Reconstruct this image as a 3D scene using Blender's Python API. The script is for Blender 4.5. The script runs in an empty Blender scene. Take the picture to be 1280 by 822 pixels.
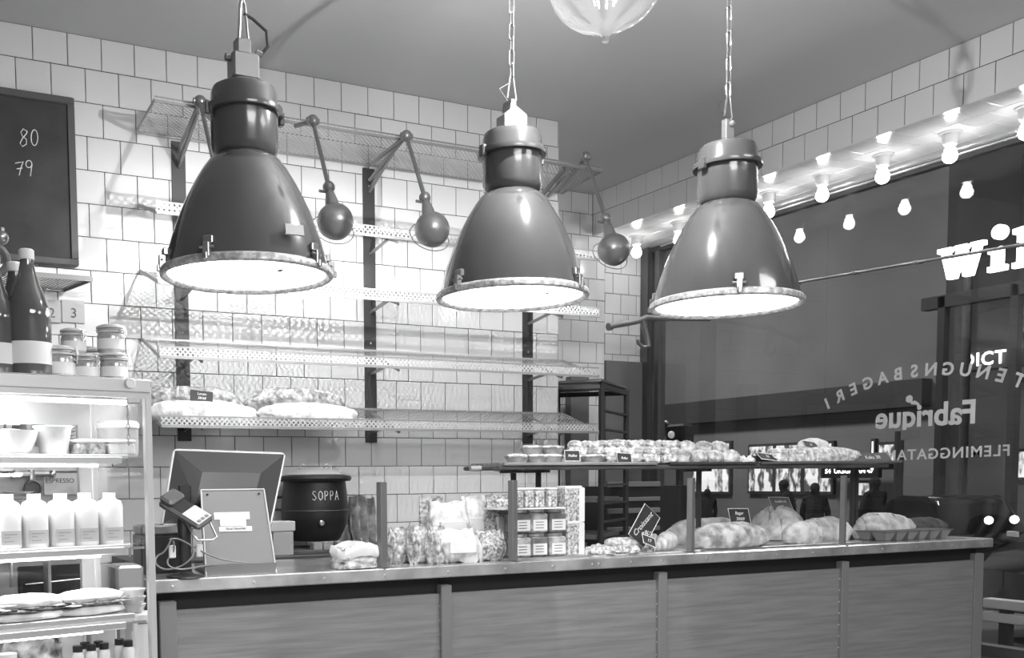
import bpy, math, random
from mathutils import Vector, Matrix, noise
random.seed(7)
R_ = math.radians
scn = bpy.context.scene
COL = scn.collection

# ------------------------------------------------------------------ camera
F_PX, CX, CY = 1246.6, 463.11, 682.41
YAW, PIT, ROL = -0.452483, -0.066025, 0.010497
CAM = Vector((-0.67198, -4.78505, 1.30006))
CEIL = 3.338
RM = Matrix.Rotation(YAW, 3, 'Z') @ Matrix.Rotation(PIT, 3, 'X') @ Matrix.Rotation(ROL, 3, 'Y')
cam_data = bpy.data.cameras.new('camera')
cam = bpy.data.objects.new('camera', cam_data)
COL.objects.link(cam)
cam.matrix_world = Matrix.Translation(CAM) @ (RM @ Matrix.Rotation(math.pi / 2, 3, 'X')).to_4x4()
cam_data.sensor_width = 36
cam_data.sensor_fit = 'HORIZONTAL'
cam_data.lens = 36 * F_PX / 1280
cam_data.shift_x = (640 - CX) / 1280
cam_data.shift_y = (CY - 411) / 1280
cam_data.clip_start = 0.05
cam_data.clip_end = 200
scn.camera = cam

# ------------------------------------------------------------------ world, exposure, main lights
scn.view_settings.view_transform = 'Standard'
scn.view_settings.look = 'None'
scn.view_settings.exposure = 1.35
scn.view_settings.gamma = 1.0
scn.view_settings.use_curve_mapping = False
world = bpy.data.worlds.new('night_sky')
scn.world = world
world.use_nodes = True
world.node_tree.nodes['Background'].inputs[0].default_value = (0.5, 0.5, 0.5, 1)
world.node_tree.nodes['Background'].inputs[1].default_value = 0.10
LAMP_E = 4.6       # emission of the factory lamps' glass
SPOT_W = 9.0       # small swing lamps, watts
BULB_E = 11.0      # bulbs over the window
GLOBE_W = 38.0


def add_light(name, kind, loc, energy, size=0.1, rot=None, parent=None, **kw):
    d = bpy.data.lights.new(name, kind)
    d.energy = energy
    if kind == 'AREA':
        d.size = size
    else:
        d.shadow_soft_size = size
    for k, v in kw.items():
        setattr(d, k, v)
    o = bpy.data.objects.new(name, d)
    COL.objects.link(o)
    o.location = loc
    if rot is not None:
        o.rotation_euler = rot
    if parent is not None:
        o.parent = parent
    return o


# the rest of the cafe behind the camera is lit by its own ceiling fittings
add_light('cafe_ceiling_light', 'AREA', (0.6, -5.6, 3.25), 55, 1.6, (0, 0, 0))
add_light('cafe_ceiling_light', 'AREA', (3.0, -4.6, 3.25), 22, 1.2, (0, 0, 0))
add_light('street_light', 'AREA', (9.5, 9.0, 7.5), 220, 1.5, (0, 0, 0))
add_light('street_light', 'AREA', (9.5, -2.0, 7.5), 170, 1.5, (0, 0, 0))


# ------------------------------------------------------------------ pixel helpers (a pixel and a real plane give a point)
def ray(px, py):
    return RM @ Vector(((px - CX) / F_PX, 1, -(py - CY) / F_PX))


def at(px, py, ax, v):
    r = ray(px, py)
    return CAM + r * ((v - CAM[ax]) / r[ax])


def atd(px, py, d):
    return CAM + ray(px, py) * d


def depth(p):
    return (RM.transposed() @ (Vector(p) - CAM)).y


def atp(px, py, p0, n):
    r = ray(px, py)
    return CAM + r * ((Vector(p0) - CAM).dot(n) / r.dot(n))


# ------------------------------------------------------------------ materials
MATS = {}


def mat(name, v=0.5, rough=0.5, metal=0.0, nz=None, bump=None, emit=0, coat=0, alpha=1, trans=0, stretch=None, spec=None):
    """nz=(scale, low, high, detail), bump=(scale, strength)"""
    if name in MATS:
        return MATS[name]
    m = bpy.data.materials.new(name)
    m.use_nodes = True
    nt = m.node_tree
    b = nt.nodes['Principled BSDF']
    b.inputs['Base Color'].default_value = (v, v, v, 1)
    b.inputs['Roughness'].default_value = rough
    b.inputs['Metallic'].default_value = metal
    if spec is not None:
        b.inputs['Specular IOR Level'].default_value = spec
    if coat:
        b.inputs['Coat Weight'].default_value = coat
        b.inputs['Coat Roughness'].default_value = 0.06
    if trans:
        b.inputs['Transmission Weight'].default_value = trans
    if emit:
        b.inputs['Emission Color'].default_value = (1, 1, 1, 1)
        b.inputs['Emission Strength'].default_value = emit
    if nz or bump:
        tc = nt.nodes.new('ShaderNodeTexCoord')
        mp = nt.nodes.new('ShaderNodeMapping')
        nt.links.new(tc.outputs['Object'], mp.inputs[0])
        if stretch:
            mp.inputs['Scale'].default_value = stretch
    if nz:
        n = nt.nodes.new('ShaderNodeTexNoise')
        n.inputs['Scale'].default_value = nz[0]
        n.inputs['Detail'].default_value = nz[3] if len(nz) > 3 else 4
        nt.links.new(mp.outputs[0], n.inputs[0])
        cr = nt.nodes.new('ShaderNodeValToRGB')
        cr.color_ramp.elements[0].position = 0.36
        cr.color_ramp.elements[1].position = 0.64
        cr.color_ramp.elements[0].color = (nz[1],) * 3 + (1,)
        cr.color_ramp.elements[1].color = (nz[2],) * 3 + (1,)
        nt.links.new(n.outputs['Fac'], cr.inputs[0])
        nt.links.new(cr.outputs[0], b.inputs['Base Color'])
    if bump:
        n2 = nt.nodes.new('ShaderNodeTexNoise')
        n2.inputs['Scale'].default_value = bump[0]
        n2.inputs['Detail'].default_value = 3
        nt.links.new(mp.outputs[0], n2.inputs[0])
        bp = nt.nodes.new('ShaderNodeBump')
        bp.inputs['Strength'].default_value = bump[1]
        bp.inputs['Distance'].default_value = 0.01
        nt.links.new(n2.outputs['Fac'], bp.inputs['Height'])
        nt.links.new(bp.outputs[0], b.inputs['Normal'])
    MATS[name] = m
    return m


def glass_mat(name, tint=0.97, rough=0.0, refl=1.0):
    if name in MATS:
        return MATS[name]
    m = bpy.data.materials.new(name)
    m.use_nodes = True
    nt = m.node_tree
    nt.nodes.clear()
    out = nt.nodes.new('ShaderNodeOutputMaterial')
    tr = nt.nodes.new('ShaderNodeBsdfTransparent')
    tr.inputs[0].default_value = (tint,) * 3 + (1,)
    gl = nt.nodes.new('ShaderNodeBsdfGlossy')
    gl.inputs[0].default_value = (1, 1, 1, 1)
    gl.inputs[1].default_value = rough
    fr = nt.nodes.new('ShaderNodeFresnel')
    fr.inputs[0].default_value = 1.5
    mu = nt.nodes.new('ShaderNodeMath')
    mu.operation = 'MULTIPLY'
    mu.inputs[1].default_value = refl
    mx = nt.nodes.new('ShaderNodeMixShader')
    nt.links.new(fr.outputs[0], mu.inputs[0])
    ge = nt.nodes.new('ShaderNodeNewGeometry')
    sb = nt.nodes.new('ShaderNodeMath')
    sb.operation = 'SUBTRACT'
    sb.inputs[0].default_value = 1.0
    m3 = nt.nodes.new('ShaderNodeMath')
    m3.operation = 'MULTIPLY'
    nt.links.new(ge.outputs['Backfacing'], sb.inputs[1])
    nt.links.new(sb.outputs[0], m3.inputs[0])
    nt.links.new(mu.outputs[0], m3.inputs[1])
    nt.links.new(m3.outputs[0], mx.inputs[0])
    nt.links.new(tr.outputs[0], mx.inputs[1])
    nt.links.new(gl.outputs[0], mx.inputs[2])
    nt.links.new(mx.outputs[0], out.inputs[0])
    MATS[name] = m
    return m


def globe_mat():
    """thin clear glass with a milky bloom that scatters the filament's light"""
    m = glass_mat('globe_glass_milky', 0.95, 0.03, 1.6)
    nt = m.node_tree
    out = nt.nodes['Material Output']
    src = out.inputs[0].links[0].from_socket
    tl = nt.nodes.new('ShaderNodeBsdfTranslucent')
    tl.inputs[0].default_value = (0.9, 0.9, 0.9, 1)
    mx = nt.nodes.new('ShaderNodeMixShader')
    mx.inputs[0].default_value = 0.004
    nt.links.new(src, mx.inputs[1])
    nt.links.new(tl.outputs[0], mx.inputs[2])
    nt.links.new(mx.outputs[0], out.inputs[0])
    return m


TILE = mat('glazed_tile', 0.74, 0.13, nz=(0.9, 0.70, 0.80, 1), bump=(22, 0.03))
GROUT = mat('dark_grout', 0.03, 0.9)
CEILM = mat('ceiling_paint', 0.62, 0.75)
FLOORM = mat('floor_concrete', 0.25, 0.6, nz=(3, 0.2, 0.3))
PLAST = mat('plaster', 0.35, 0.8)
ENAMEL = mat('grey_enamel', 0.085, 0.16, coat=0.6, bump=(18, 0.05))
ENAMEL_D = mat('housing_enamel', 0.085, 0.22, coat=0.5, bump=(25, 0.06))
RIMM = mat('worn_rim', 0.45, 0.4, 0.3, nz=(60, 0.32, 0.7), bump=(80, 0.3))
LENS = mat('lamp_glass_lit', 0.9, 0.3, emit=LAMP_E)
STEEL = mat('steel', 0.55, 0.3, 1.0, nz=(14, 0.42, 0.62))
STEEL_L = mat('light_steel', 0.8, 0.32, 1.0)
STEEL_D = mat('dark_steel', 0.06, 0.45, 0.3)
SHELFM = mat('perforated_steel', 0.46, 0.42, 0.5)
LIPM = mat('shelf_lip_steel', 0.6, 0.4, 0.35)
SWING = mat('swing_lamp_steel', 0.26, 0.32, 0.5, bump=(30, 0.05))
SHADE_IN = mat('shade_inside', 0.85, 0.5)
BULBM = mat('bulb_lit', 1, 0.3, emit=BULB_E)
PORC = mat('porcelain_socket', 0.7, 0.25)
BOARDM = mat('blackboard', 0.035, 0.6, nz=(5, 0.028, 0.05))
FRAMEM = mat('board_frame', 0.09, 0.45)
CHALK = mat('chalk', 0.85, 0.9)
PAPER = mat('paper', 0.8, 0.8)
CARDM = mat('card', 0.55, 0.8)
INK = mat('ink', 0.12, 0.7)
TOPM = mat('zinc_top', 0.6, 0.24, 0.7, nz=(7, 0.5, 0.85, 6), bump=(9, 0.05))
PANELM = mat('painted_wood_panel', 0.2, 0.55, nz=(6, 0.19, 0.25, 8), stretch=(0.5, 9, 9), bump=(12, 0.1))
STILEM = mat('stile_paint', 0.2, 0.5)
BLACKM = mat('black_matt', 0.012, 0.7)
BLACKP = mat('black_plastic', 0.025, 0.35)
GREYP = mat('grey_plastic', 0.16, 0.38)
GREYPL = mat('light_grey_plastic', 0.62, 0.4)
KETTLE = mat('black_enamel_kettle', 0.02, 0.42, bump=(60, 0.06))
WOOD = mat('board_wood', 0.3, 0.6, nz=(5, 0.2, 0.36, 6), stretch=(1, 8, 8))
WOOD_D = mat('dark_wood', 0.07, 0.55, nz=(5, 0.05, 0.1, 6), stretch=(1, 8, 8))
CRUST = mat('floury_crust', 0.6, 0.85, nz=(16, 0.42, 0.93, 9), bump=(40, 0.5))
CRUST_D = mat('dark_crust', 0.3, 0.8, nz=(22, 0.28, 0.82, 9), bump=(40, 0.5))
CRUST_M = mat('mid_crust', 0.4, 0.7, nz=(34, 0.26, 0.8, 6), bump=(50, 0.5))
BUNM = mat('sugared_bun', 0.6, 0.8, nz=(55, 0.35, 0.93, 6), bump=(70, 0.6))
COOKIE = mat('cookie', 0.5, 0.85, nz=(70, 0.3, 0.9, 5), bump=(80, 0.6))
PALEP = mat('pale_pastry', 0.68, 0.7, nz=(30, 0.6, 0.92, 5), bump=(50, 0.4))
BAGM = mat('cloudy_plastic_bag', 0.8, 0.25, nz=(26, 0.5, 0.86, 5), bump=(24, 0.7))
BAGFILL = mat('crispbread_bag', 0.6, 0.3, nz=(55, 0.25, 0.8, 5), bump=(35, 0.6))
MUESLI = mat('muesli', 0.5, 0.5, nz=(90, 0.15, 0.75, 3))
MILK = mat('milk_jug', 0.86, 0.35)
WHITEP = mat('white_plastic', 0.82, 0.4)
CERAM = mat('ceramic', 0.75, 0.25)
CERAM_G = mat('grey_ceramic', 0.35, 0.3)
BOTTLE = mat('dark_bottle_glass', 0.1, 0.06, coat=0.5, nz=(4, 0.08, 0.13))
JARFILL = mat('jar_contents', 0.35, 0.15, nz=(30, 0.25, 0.6), coat=0.8)
JARDARK = mat('dark_jam', 0.2, 0.12, nz=(20, 0.14, 0.3), coat=0.8)
GLASS = glass_mat('clear_glass', 0.97, 0, 1.0)
GLASSW = glass_mat('window_glass', 0.93, 0, 0.9)
GLASSB = glass_mat('globe_glass', 0.93, 0.02, 2.2)
FACADE = mat('facade_render', 0.22, 0.9, nz=(0.4, 0.18, 0.25))
FACADE_D = mat('facade_dark', 0.06, 0.9)
FACADE_L = mat('facade_light', 0.45, 0.9, nz=(0.5, 0.38, 0.5))
ASPH = mat('asphalt', 0.09, 0.8, nz=(2, 0.07, 0.11))
CARM = mat('car_paint', 0.012, 0.12, coat=1)
CARG = mat('car_window', 0.01, 0.05)
WINLIT = mat('lit_shop_window', 0.5, 0.5, emit=0.9)
NEON = mat('white_sign_light', 1, 0.5, emit=1.6)
HEADL = mat('headlight', 1, 0.5, emit=4)
LETTER = mat('window_lettering', 0.62, 0.6)
COATM = mat('dark_coat', 0.015, 0.9)
CLOTH = mat('grey_cloth', 0.3, 0.95, nz=(20, 0.2, 0.42), bump=(40, 0.5))
TUBE = mat('light_tube', 1, 0.4, emit=3)


# lit shop window: soft blocky variation of brightness, goods silhouetted
def lit_window(name, scale, lo, hi):
    m = bpy.data.materials.new(name)
    m.use_nodes = True
    nt = m.node_tree
    b = nt.nodes['Principled BSDF']
    b.inputs['Base Color'].default_value = (0.1, 0.1, 0.1, 1)
    tc = nt.nodes.new('ShaderNodeTexCoord')
    v = nt.nodes.new('ShaderNodeTexNoise')
    v.inputs['Scale'].default_value = scale
    v.inputs['Detail'].default_value = 5
    mp = nt.nodes.new('ShaderNodeMapping')
    mp.inputs['Scale'].default_value = (1, 1.6, 0.7)
    nt.links.new(tc.outputs['Object'], mp.inputs[0])
    cr = nt.nodes.new('ShaderNodeValToRGB')
    cr.color_ramp.elements[0].color = (lo, lo, lo, 1)
    cr.color_ramp.elements[1].color = (hi, hi, hi, 1)
    cr.color_ramp.elements[0].position = 0.42
    cr.color_ramp.elements[1].position = 0.54
    nt.links.new(mp.outputs[0], v.inputs[0])
    nt.links.new(v.outputs['Fac'], cr.inputs[0])
    nt.links.new(cr.outputs[0], b.inputs['Emission Color'])
    b.inputs['Emission Strength'].default_value = 1.0
    return m


LITW = lit_window('lit_shop_display', 4.5, 0.05, 0.42)
LITW2 = lit_window('lit_pub_window', 5.5, 0.02, 0.40)


# ------------------------------------------------------------------ mesh builder
class MB:
    def __init__(s):
        s.v, s.f = [], []

    def add(s, vs, fs, M=None):
        o = len(s.v)
        s.v += [tuple(M @ Vector(q)) if M is not None else tuple(q) for q in vs]
        s.f += [tuple(i + o for i in f) for f in fs]
        return s

    def box(s, x0, x1, y0, y1, z0, z1, M=None, bev=0.0):
        if bev <= 0:
            vs = [(x, y, z) for z in (z0, z1) for y in (y0, y1) for x in (x0, x1)]
            fs = [(0, 2, 3, 1), (4, 5, 7, 6), (0, 1, 5, 4), (2, 6, 7, 3), (0, 4, 6, 2), (1, 3, 7, 5)]
            return s.add(vs, fs, M)
        b = min(bev, (x1 - x0) / 2.01, (y1 - y0) / 2.01, (z1 - z0) / 2.01)
        rings = [(z0, b), (z0 + b, 0), (z1 - b, 0), (z1, b)]
        vs, fs = [], []
        for z, i in rings:
            c = b + i
            vs += [(x0 + c, y0 + i, z), (x1 - c, y0 + i, z), (x1 - i, y0 + c, z), (x1 - i, y1 - c, z),
                   (x1 - c, y1 - i, z), (x0 + c, y1 - i, z), (x0 + i, y1 - c, z), (x0 + i, y0 + c, z)]
        for r in range(3):
            for k in range(8):
                a, b2 = r * 8 + k, r * 8 + (k + 1) % 8
                fs.append((a, b2, b2 + 8, a + 8))
        fs.append(tuple(range(7, -1, -1)))
        fs.append(tuple(range(24, 32)))
        return s.add(vs, fs, M)

    def lathe(s, prof, n=24, M=None, cap=True, sx=1, sy=1):
        vs, fs = [], []
        for r, z in prof:
            for k in range(n):
                a = 2 * math.pi * k / n
                vs.append((r * math.cos(a) * sx, r * math.sin(a) * sy, z))
        for j in range(len(prof) - 1):
            for k in range(n):
                a, b = j * n + k, j * n + (k + 1) % n
                fs.append((a, b, b + n, a + n))
        if cap:
            if prof[0][0] > 1e-5:
                fs.append(tuple(range(n - 1, -1, -1)))
            if prof[-1][0] > 1e-5:
                fs.append(tuple(range((len(prof) - 1) * n, len(prof) * n)))
        return s.add(vs, fs, M)

    def tube(s, pts, r, n=8, closed=False, cap=True):
        pts = [Vector(p) for p in pts]
        N = len(pts)
        rs = r if isinstance(r, (list, tuple)) else [r] * N
        vs, fs = [], []
        up = None
        for i, p in enumerate(pts):
            if closed:
                t = pts[(i + 1) % N] - pts[i - 1]
            else:
                t = pts[min(i + 1, N - 1)] - pts[max(i - 1, 0)]
            t.normalize()
            if up is None:
                up = Vector((0, 0, 1)) if abs(t.z) < 0.9 else Vector((1, 0, 0))
            a = t.cross(up)
            if a.length < 1e-4:
                a = t.orthogonal()
            a.normalize()
            b = t.cross(a).normalized()
            up = -b if up.dot(b) < 0 else b
            up = a.cross(t).normalized()
            for k in range(n):
                q = 2 * math.pi * k / n
                vs.append(p + a * math.cos(q) * rs[i] + b * math.sin(q) * rs[i])
        M_ = N if closed else N - 1
        for i in range(M_):
            for k in range(n):
                a0, a1 = i * n + k, i * n + (k + 1) % n
                b0, b1 = ((i + 1) % N) * n + k, ((i + 1) % N) * n + (k + 1) % n
                fs.append((a0, b0, b1, a1))
        if cap and not closed:
            fs.append(tuple(range(n)))
            fs.append(tuple(range((N - 1) * n + n - 1, (N - 1) * n - 1, -1)))
        return s.add(vs, fs)

    def bar(s, a, b, w, h):
        """rectangular bar between two points; w is horizontal width"""
        a, b = Vector(a), Vector(b)
        t = (b - a).normalized()
        u = t.cross(Vector((0, 0, 1)))
        if u.length < 1e-4:
            u = Vector((1, 0, 0))
        u.normalize()
        v = u.cross(t).normalized()
        vs = []
        for p in (a, b):
            for i, j in ((-1, -1), (1, -1), (1, 1), (-1, 1)):
                vs.append(p + u * w / 2 * i + v * h / 2 * j)
        return s.add(vs, [(0, 1, 2, 3), (7, 6, 5, 4), (0, 4, 5, 1), (1, 5, 6, 2), (2, 6, 7, 3), (3, 7, 4, 0)])

    def ball(s, c, r, n=16, m=10, sc=(1, 1, 1), M=None):
        c = Vector(c)
        prof = [(math.sin(math.pi * j / m), -math.cos(math.pi * j / m)) for j in range(m + 1)]
        T = Matrix.Translation(c) @ Matrix.Diagonal((r * sc[0], r * sc[1], r * sc[2], 1))
        if M is not None:
            T = M @ T
        return s.lathe([(max(a, 1e-6), b) for a, b in prof], n, T, cap=False)

    def poly(s, pts, d, M=None):
        """extrude a 2D outline (x,z) by thickness d along y"""
        n = len(pts)
        vs = [(x, 0, z) for x, z in pts] + [(x, d, z) for x, z in pts]
        fs = [tuple(range(n)), tuple(range(2 * n - 1, n - 1, -1))]
        fs += [(i, i + n, (i + 1) % n + n, (i + 1) % n) for i in range(n)]
        return s.add(vs, fs, M)

    def build(s, name, m, parent=None, smooth=False, loc=None, rot=None):
        me = bpy.data.meshes.new(name)
        me.from_pydata(s.v, [], s.f)
        me.update()
        me.materials.append(m)
        if smooth:
            me.polygons.foreach_set('use_smooth', [True] * len(me.polygons))
            try:
                me.set_sharp_from_angle(angle=R_(40))
            except Exception:
                pass
        o = bpy.data.objects.new(name, me)
        COL.objects.link(o)
        if parent is not None:
            o.parent = parent
        if loc is not None:
            o.location = loc
        if rot is not None:
            o.rotation_euler = rot
        return o


def tag(o, label=None, cat=None, group=None, kind=None):
    if label:
        o['label'] = label
    if cat:
        o['category'] = cat
    if group:
        o['group'] = group
    if kind:
        o['kind'] = kind
    return o


def empty(name, loc=(0, 0, 0), rz=0, label=None, cat=None, group=None, kind=None):
    o = bpy.data.objects.new(name, None)
    COL.objects.link(o)
    o.empty_display_size = 0.05
    o.location = loc
    o.rotation_euler = (0, 0, rz)
    return tag(o, label, cat, group, kind)


KIDS = {}


def copy_tree(o, parent=None):
    c = o.copy()
    COL.objects.link(c)
    if parent is not None:
        c.parent = parent
    for ch in list(o.children):
        copy_tree(ch, c)
    return c


def text_obj(txt, size, m, name='lettering', parent=None, M=None, ext=0.0008, bold=0.0, align='CENTER', shear=0.0, space=1.0):
    cu = bpy.data.curves.new(name, 'FONT')
    cu.body = txt
    cu.size = size
    cu.extrude = ext
    cu.offset = bold
    cu.align_x = align
    cu.align_y = 'CENTER'
    cu.shear = shear
    cu.space_character = space
    cu.resolution_u = 3
    t = bpy.data.objects.new('tmp', cu)
    COL.objects.link(t)
    dg = bpy.context.evaluated_depsgraph_get()
    me = bpy.data.meshes.new_from_object(t.evaluated_get(dg))
    bpy.data.objects.remove(t)
    bpy.data.curves.remove(cu)
    me.materials.clear()
    me.materials.append(m)
    o = bpy.data.objects.new(name, me)
    COL.objects.link(o)
    if parent is not None:
        o.parent = parent
    if M is not None:
        o.matrix_local = M
    return o


# text in local x/z plane facing -y
UP = Matrix.Rotation(math.pi / 2, 4, 'X')

# ================================================================== SETTING
P = 0.1515
H1 = 0.1456


def tile_mesh(w, h, t=0.008):
    b = 0.0022
    vs = [(0, t, 0), (w, t, 0), (w, t, -h), (0, t, -h), (0, b, 0), (w, b, 0), (w, b, -h), (0, b, -h),
          (b, 0, -b), (w - b, 0, -b), (w - b, 0, -h + b), (b, 0, -h + b)]
    fs = [(8, 11, 10, 9)]
    for k in range(4):
        j = (k + 1) % 4
        fs += [(k, 4 + k, 4 + j, j), (4 + k, 8 + k, 8 + j, 4 + j)]
    return vs, fs


TM = {}


def lay_tiles(parent, origin, u, inw, up, rows, u0, u1, joint, stuff_if=None, gap=0.0032, limit=300):
    """rows: list of (v_top, v_bottom, offset parity). Tiles between u0..u1 measured along u from origin."""
    B = Matrix((u, inw, up)).transposed().to_4x4()
    B.translation = origin
    cells = []
    for vt, vb, par in rows:
        k = math.floor((u0 - joint) / P - par) - 1
        while True:
            a = joint + (k + par) * P
            b = a + P
            k += 1
            if a >= u1 - 0.004:
                break
            a2, b2 = max(a, u0), min(b, u1)
            if b2 - a2 < 0.012:
                continue
            cells.append((a2 + gap / 2, b2 - gap / 2, vt + gap / 2, vb - gap / 2))
    n = 0
    rest = MB()
    for a, b, vt, vb in cells:
        w, h = round(b - a, 4), round(vb - vt, 4)
        if n >= limit or (stuff_if and stuff_if(a, b, vt, vb)):
            vs, fs = tile_mesh(w, h)
            rest.add([(x + a, y, z - vt) for x, y, z in vs], fs)
            continue
        key = (w, h)
        if key not in TM:
            me = bpy.data.meshes.new('tile')
            vs, fs = tile_mesh(w, h)
            me.from_pydata([(x - w / 2, y, z + h / 2) for x, y, z in vs], [], fs)
            me.materials.append(TILE)
            TM[key] = me
        o = bpy.data.objects.new('tile', TM[key])
        COL.objects.link(o)
        o.parent = parent
        M = B @ Matrix.Translation((a + w / 2, random.uniform(-0.0004, 0.0004), -vt - h / 2))
        M = M @ Matrix.Rotation(random.uniform(-0.004, 0.004), 4, 'Z') @ Matrix.Rotation(random.uniform(-0.004, 0.004), 4, 'X')
        o.matrix_local = M
        n += 1
    if rest.v:
        o = rest.build('tile', TILE, parent)
        o.matrix_local = B
        o['kind'] = 'stuff'
        o['label'] = 'white glazed wall tiles hidden behind furniture'


ZB = CEIL
WEND = 2.882
rows_b = []
v = 0
for r in range(1, 23):
    vb = H1 + (r - 1) * P
    rows_b.append((v, min(vb, ZB), 0 if r % 2 else 0.5))
    v = vb


def wall_box(name, x0, x1, y0, y1, z0, z1, m=GROUT):
    b = MB()
    b.box(x0, x1, y0, y1, z0, z1)
    o = b.build(name, m)
    o['kind'] = 'structure'
    return o


wb = wall_box('wall_back', -3.6, WEND - 0.002, 0.003, 0.12, 0, ZB)
X_, Y_, Z_ = Vector((1, 0, 0)), Vector((0, 1, 0)), Vector((0, 0, 1))


def hid_back(a, b, vt, vb):
    zt, zb_ = ZB - vt, ZB - vb
    if a < -0.16 or zt < 0.96:
        return True
    if b < 0.14 and zt < 3.03 and zb_ > 2.3:
        return True
    if zt < 1.62 and b < 0.40:
        return True
    return False


lay_tiles(wb, Vector((0, 0, ZB)), X_, Y_, Z_, rows_b, -3.0, WEND, 0.0, hid_back)
# return of the wall end
wr = wall_box('wall_back_return', WEND - 0.002, WEND + 0.001, 0.003, 1.2, 0, ZB, mat('return_tile', 0.7, 0.2))
# recess wall
YR = 1.1
w2 = wall_box('wall_recess', WEND + 0.001, at(756, 400, 1, 1.1).x, YR + 0.003, 1.2, 0, ZB)
j2 = at(714.5, 250, 1, YR).x
X_STEP = at(756, 400, 1, YR).x
lay_tiles(w2, Vector((0, YR, ZB)), X_, Y_, Z_, [(a, b, p) for a, b, p in rows_b[:2]], WEND + 0.01, 4.0, j2)
lay_tiles(w2, Vector((0, YR, ZB)), X_, Y_, Z_, [(a, b, p) for a, b, p in rows_b[2:]], WEND + 0.01, X_STEP, j2,
          lambda a, b, vt, vb: ZB - vt < 1.0)
# deeper part beside the window
YD = 1.3
w3 = wall_box('wall_window_nook', X_STEP - 0.1, 4.80, YD + 0.003, 1.42, 0, ZB)
lay_tiles(w3, Vector((0, YD, ZB)), X_, Y_, Z_, [(a + 0.046, b + 0.046, p) for a, b, p in rows_b[1:-1]], X_STEP - 0.03, 4.66,
          at(776, 400, 1, YD).x, lambda a, b, vt, vb: ZB - vt < 1.9)
# beam above the window and its tiled underside
XB, XG = 4.0, 4.66
ZS = ZB - 0.2958
w4 = wall_box('wall_window_beam', XB + 0.003, XG + 0.12, -7.0, YD, ZS + 0.003, ZB)
jb = 0.82013
lay_tiles(w4, Vector((XB, 0, ZB)), -Y_, X_, Z_, [(0, 0.1443, 0), (0.1443, 0.2958, 0.5)], -YR, 3.0, jb)
lay_tiles(w4, Vector((XB, 0, ZS)), -Y_, Z_, -X_, [(0.0, 0.045, 0), (0.045, 0.197, 0), (0.197, 0.348, 0.5), (0.348, 0.50, 0), (0.50, 0.655, 0.5)],
          -YD, 3.0, jb, gap=0.0022, limit=252)
# below the window, right wall continues
wall_box('wall_right', XG, XG + 0.12, -7.0, YD, 0, 0.32, PLAST)
wall_box('wall_left', -3.7, -3.6, -7.0, 0.12, 0, ZB, PLAST)
wall_box('wall_front', -3.7, XG + 0.12, -7.1, -7.0, 0, ZB, PLAST)
wall_box('ceiling', -3.7, XG + 0.12, -7.1, 1.42, ZB, ZB + 0.1, CEILM)
wall_box('floor', -3.7, XG + 0.12, -7.1, 1.42, -0.1, 0, FLOORM)

# window
win = MB()
y0w = at(805, 450, 0, XG).y
win = empty('window_1', (XG, 0, 0.32), kind='structure')
f_ = MB()
f_.box(-0.045, 0.05, 1.215, YD - 0.005, 0, ZS - 0.32)
f_.box(-0.02, 0.05, 1.12, 1.165, 0.0, ZS - 0.36)
f_.box(-0.03, 0.05, -6.9, 1.215, 0, 0.06)
f_.build('window_frame', mat('window_frame_steel', 0.14, 0.35, 0.6), win)
f_ = MB()
f_.box(-0.012, 0.04, -6.9, 1.215, ZS - 0.36, ZS - 0.325)
f_.build('head_rail', STEEL_D, win)
f_ = MB()
f_.box(-0.03, -0.012, -6.9, 1.1, ZS - 0.338, ZS - 0.328)
f_.build('head_bead', STEEL_L, win)
f_ = MB()
f_.box(0.0, 0.008, -3.35, 1.215, 0.06, ZS - 0.36)
f_.build('pane', GLASSW, win)
f_ = MB()
f_.box(0.0, 0.008, -6.9, -3.40, 0.06, ZS - 0.36)
f_.build('pane', GLASSW, win)
f_ = MB()
f_.box(-0.03, 0.04, -3.40, -3.35, 0.06, ZS - 0.36)
f_.build('mullion', STEEL_D, win)

# curtain rod on the glass
a, b = at(985, 355, 0, 4.6), at(1280, 305, 0, 4.6)
d_ = (b - a)
rod = MB()
rod.tube([a, a + d_ * 1.0, a + d_ * 1.6], 0.009, 8)
for k in (0.04, 0.33, 0.6, 0.98):
    q = a + d_ * k
    rod.ball(q, 0.014, 8, 6)
    rod.tube([q, q + Vector((0.055, 0, 0.0))], 0.006, 6)
tag(rod.build('curtain_rod', SWING, smooth=True), 'thin metal rod running along the inside of the big window', 'rod')

# ================================================================== LAMPS
def profile_mesh(prof, n=48, M=None):
    b = MB()
    b.lathe(prof, n, M, cap=False)
    return b


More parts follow.
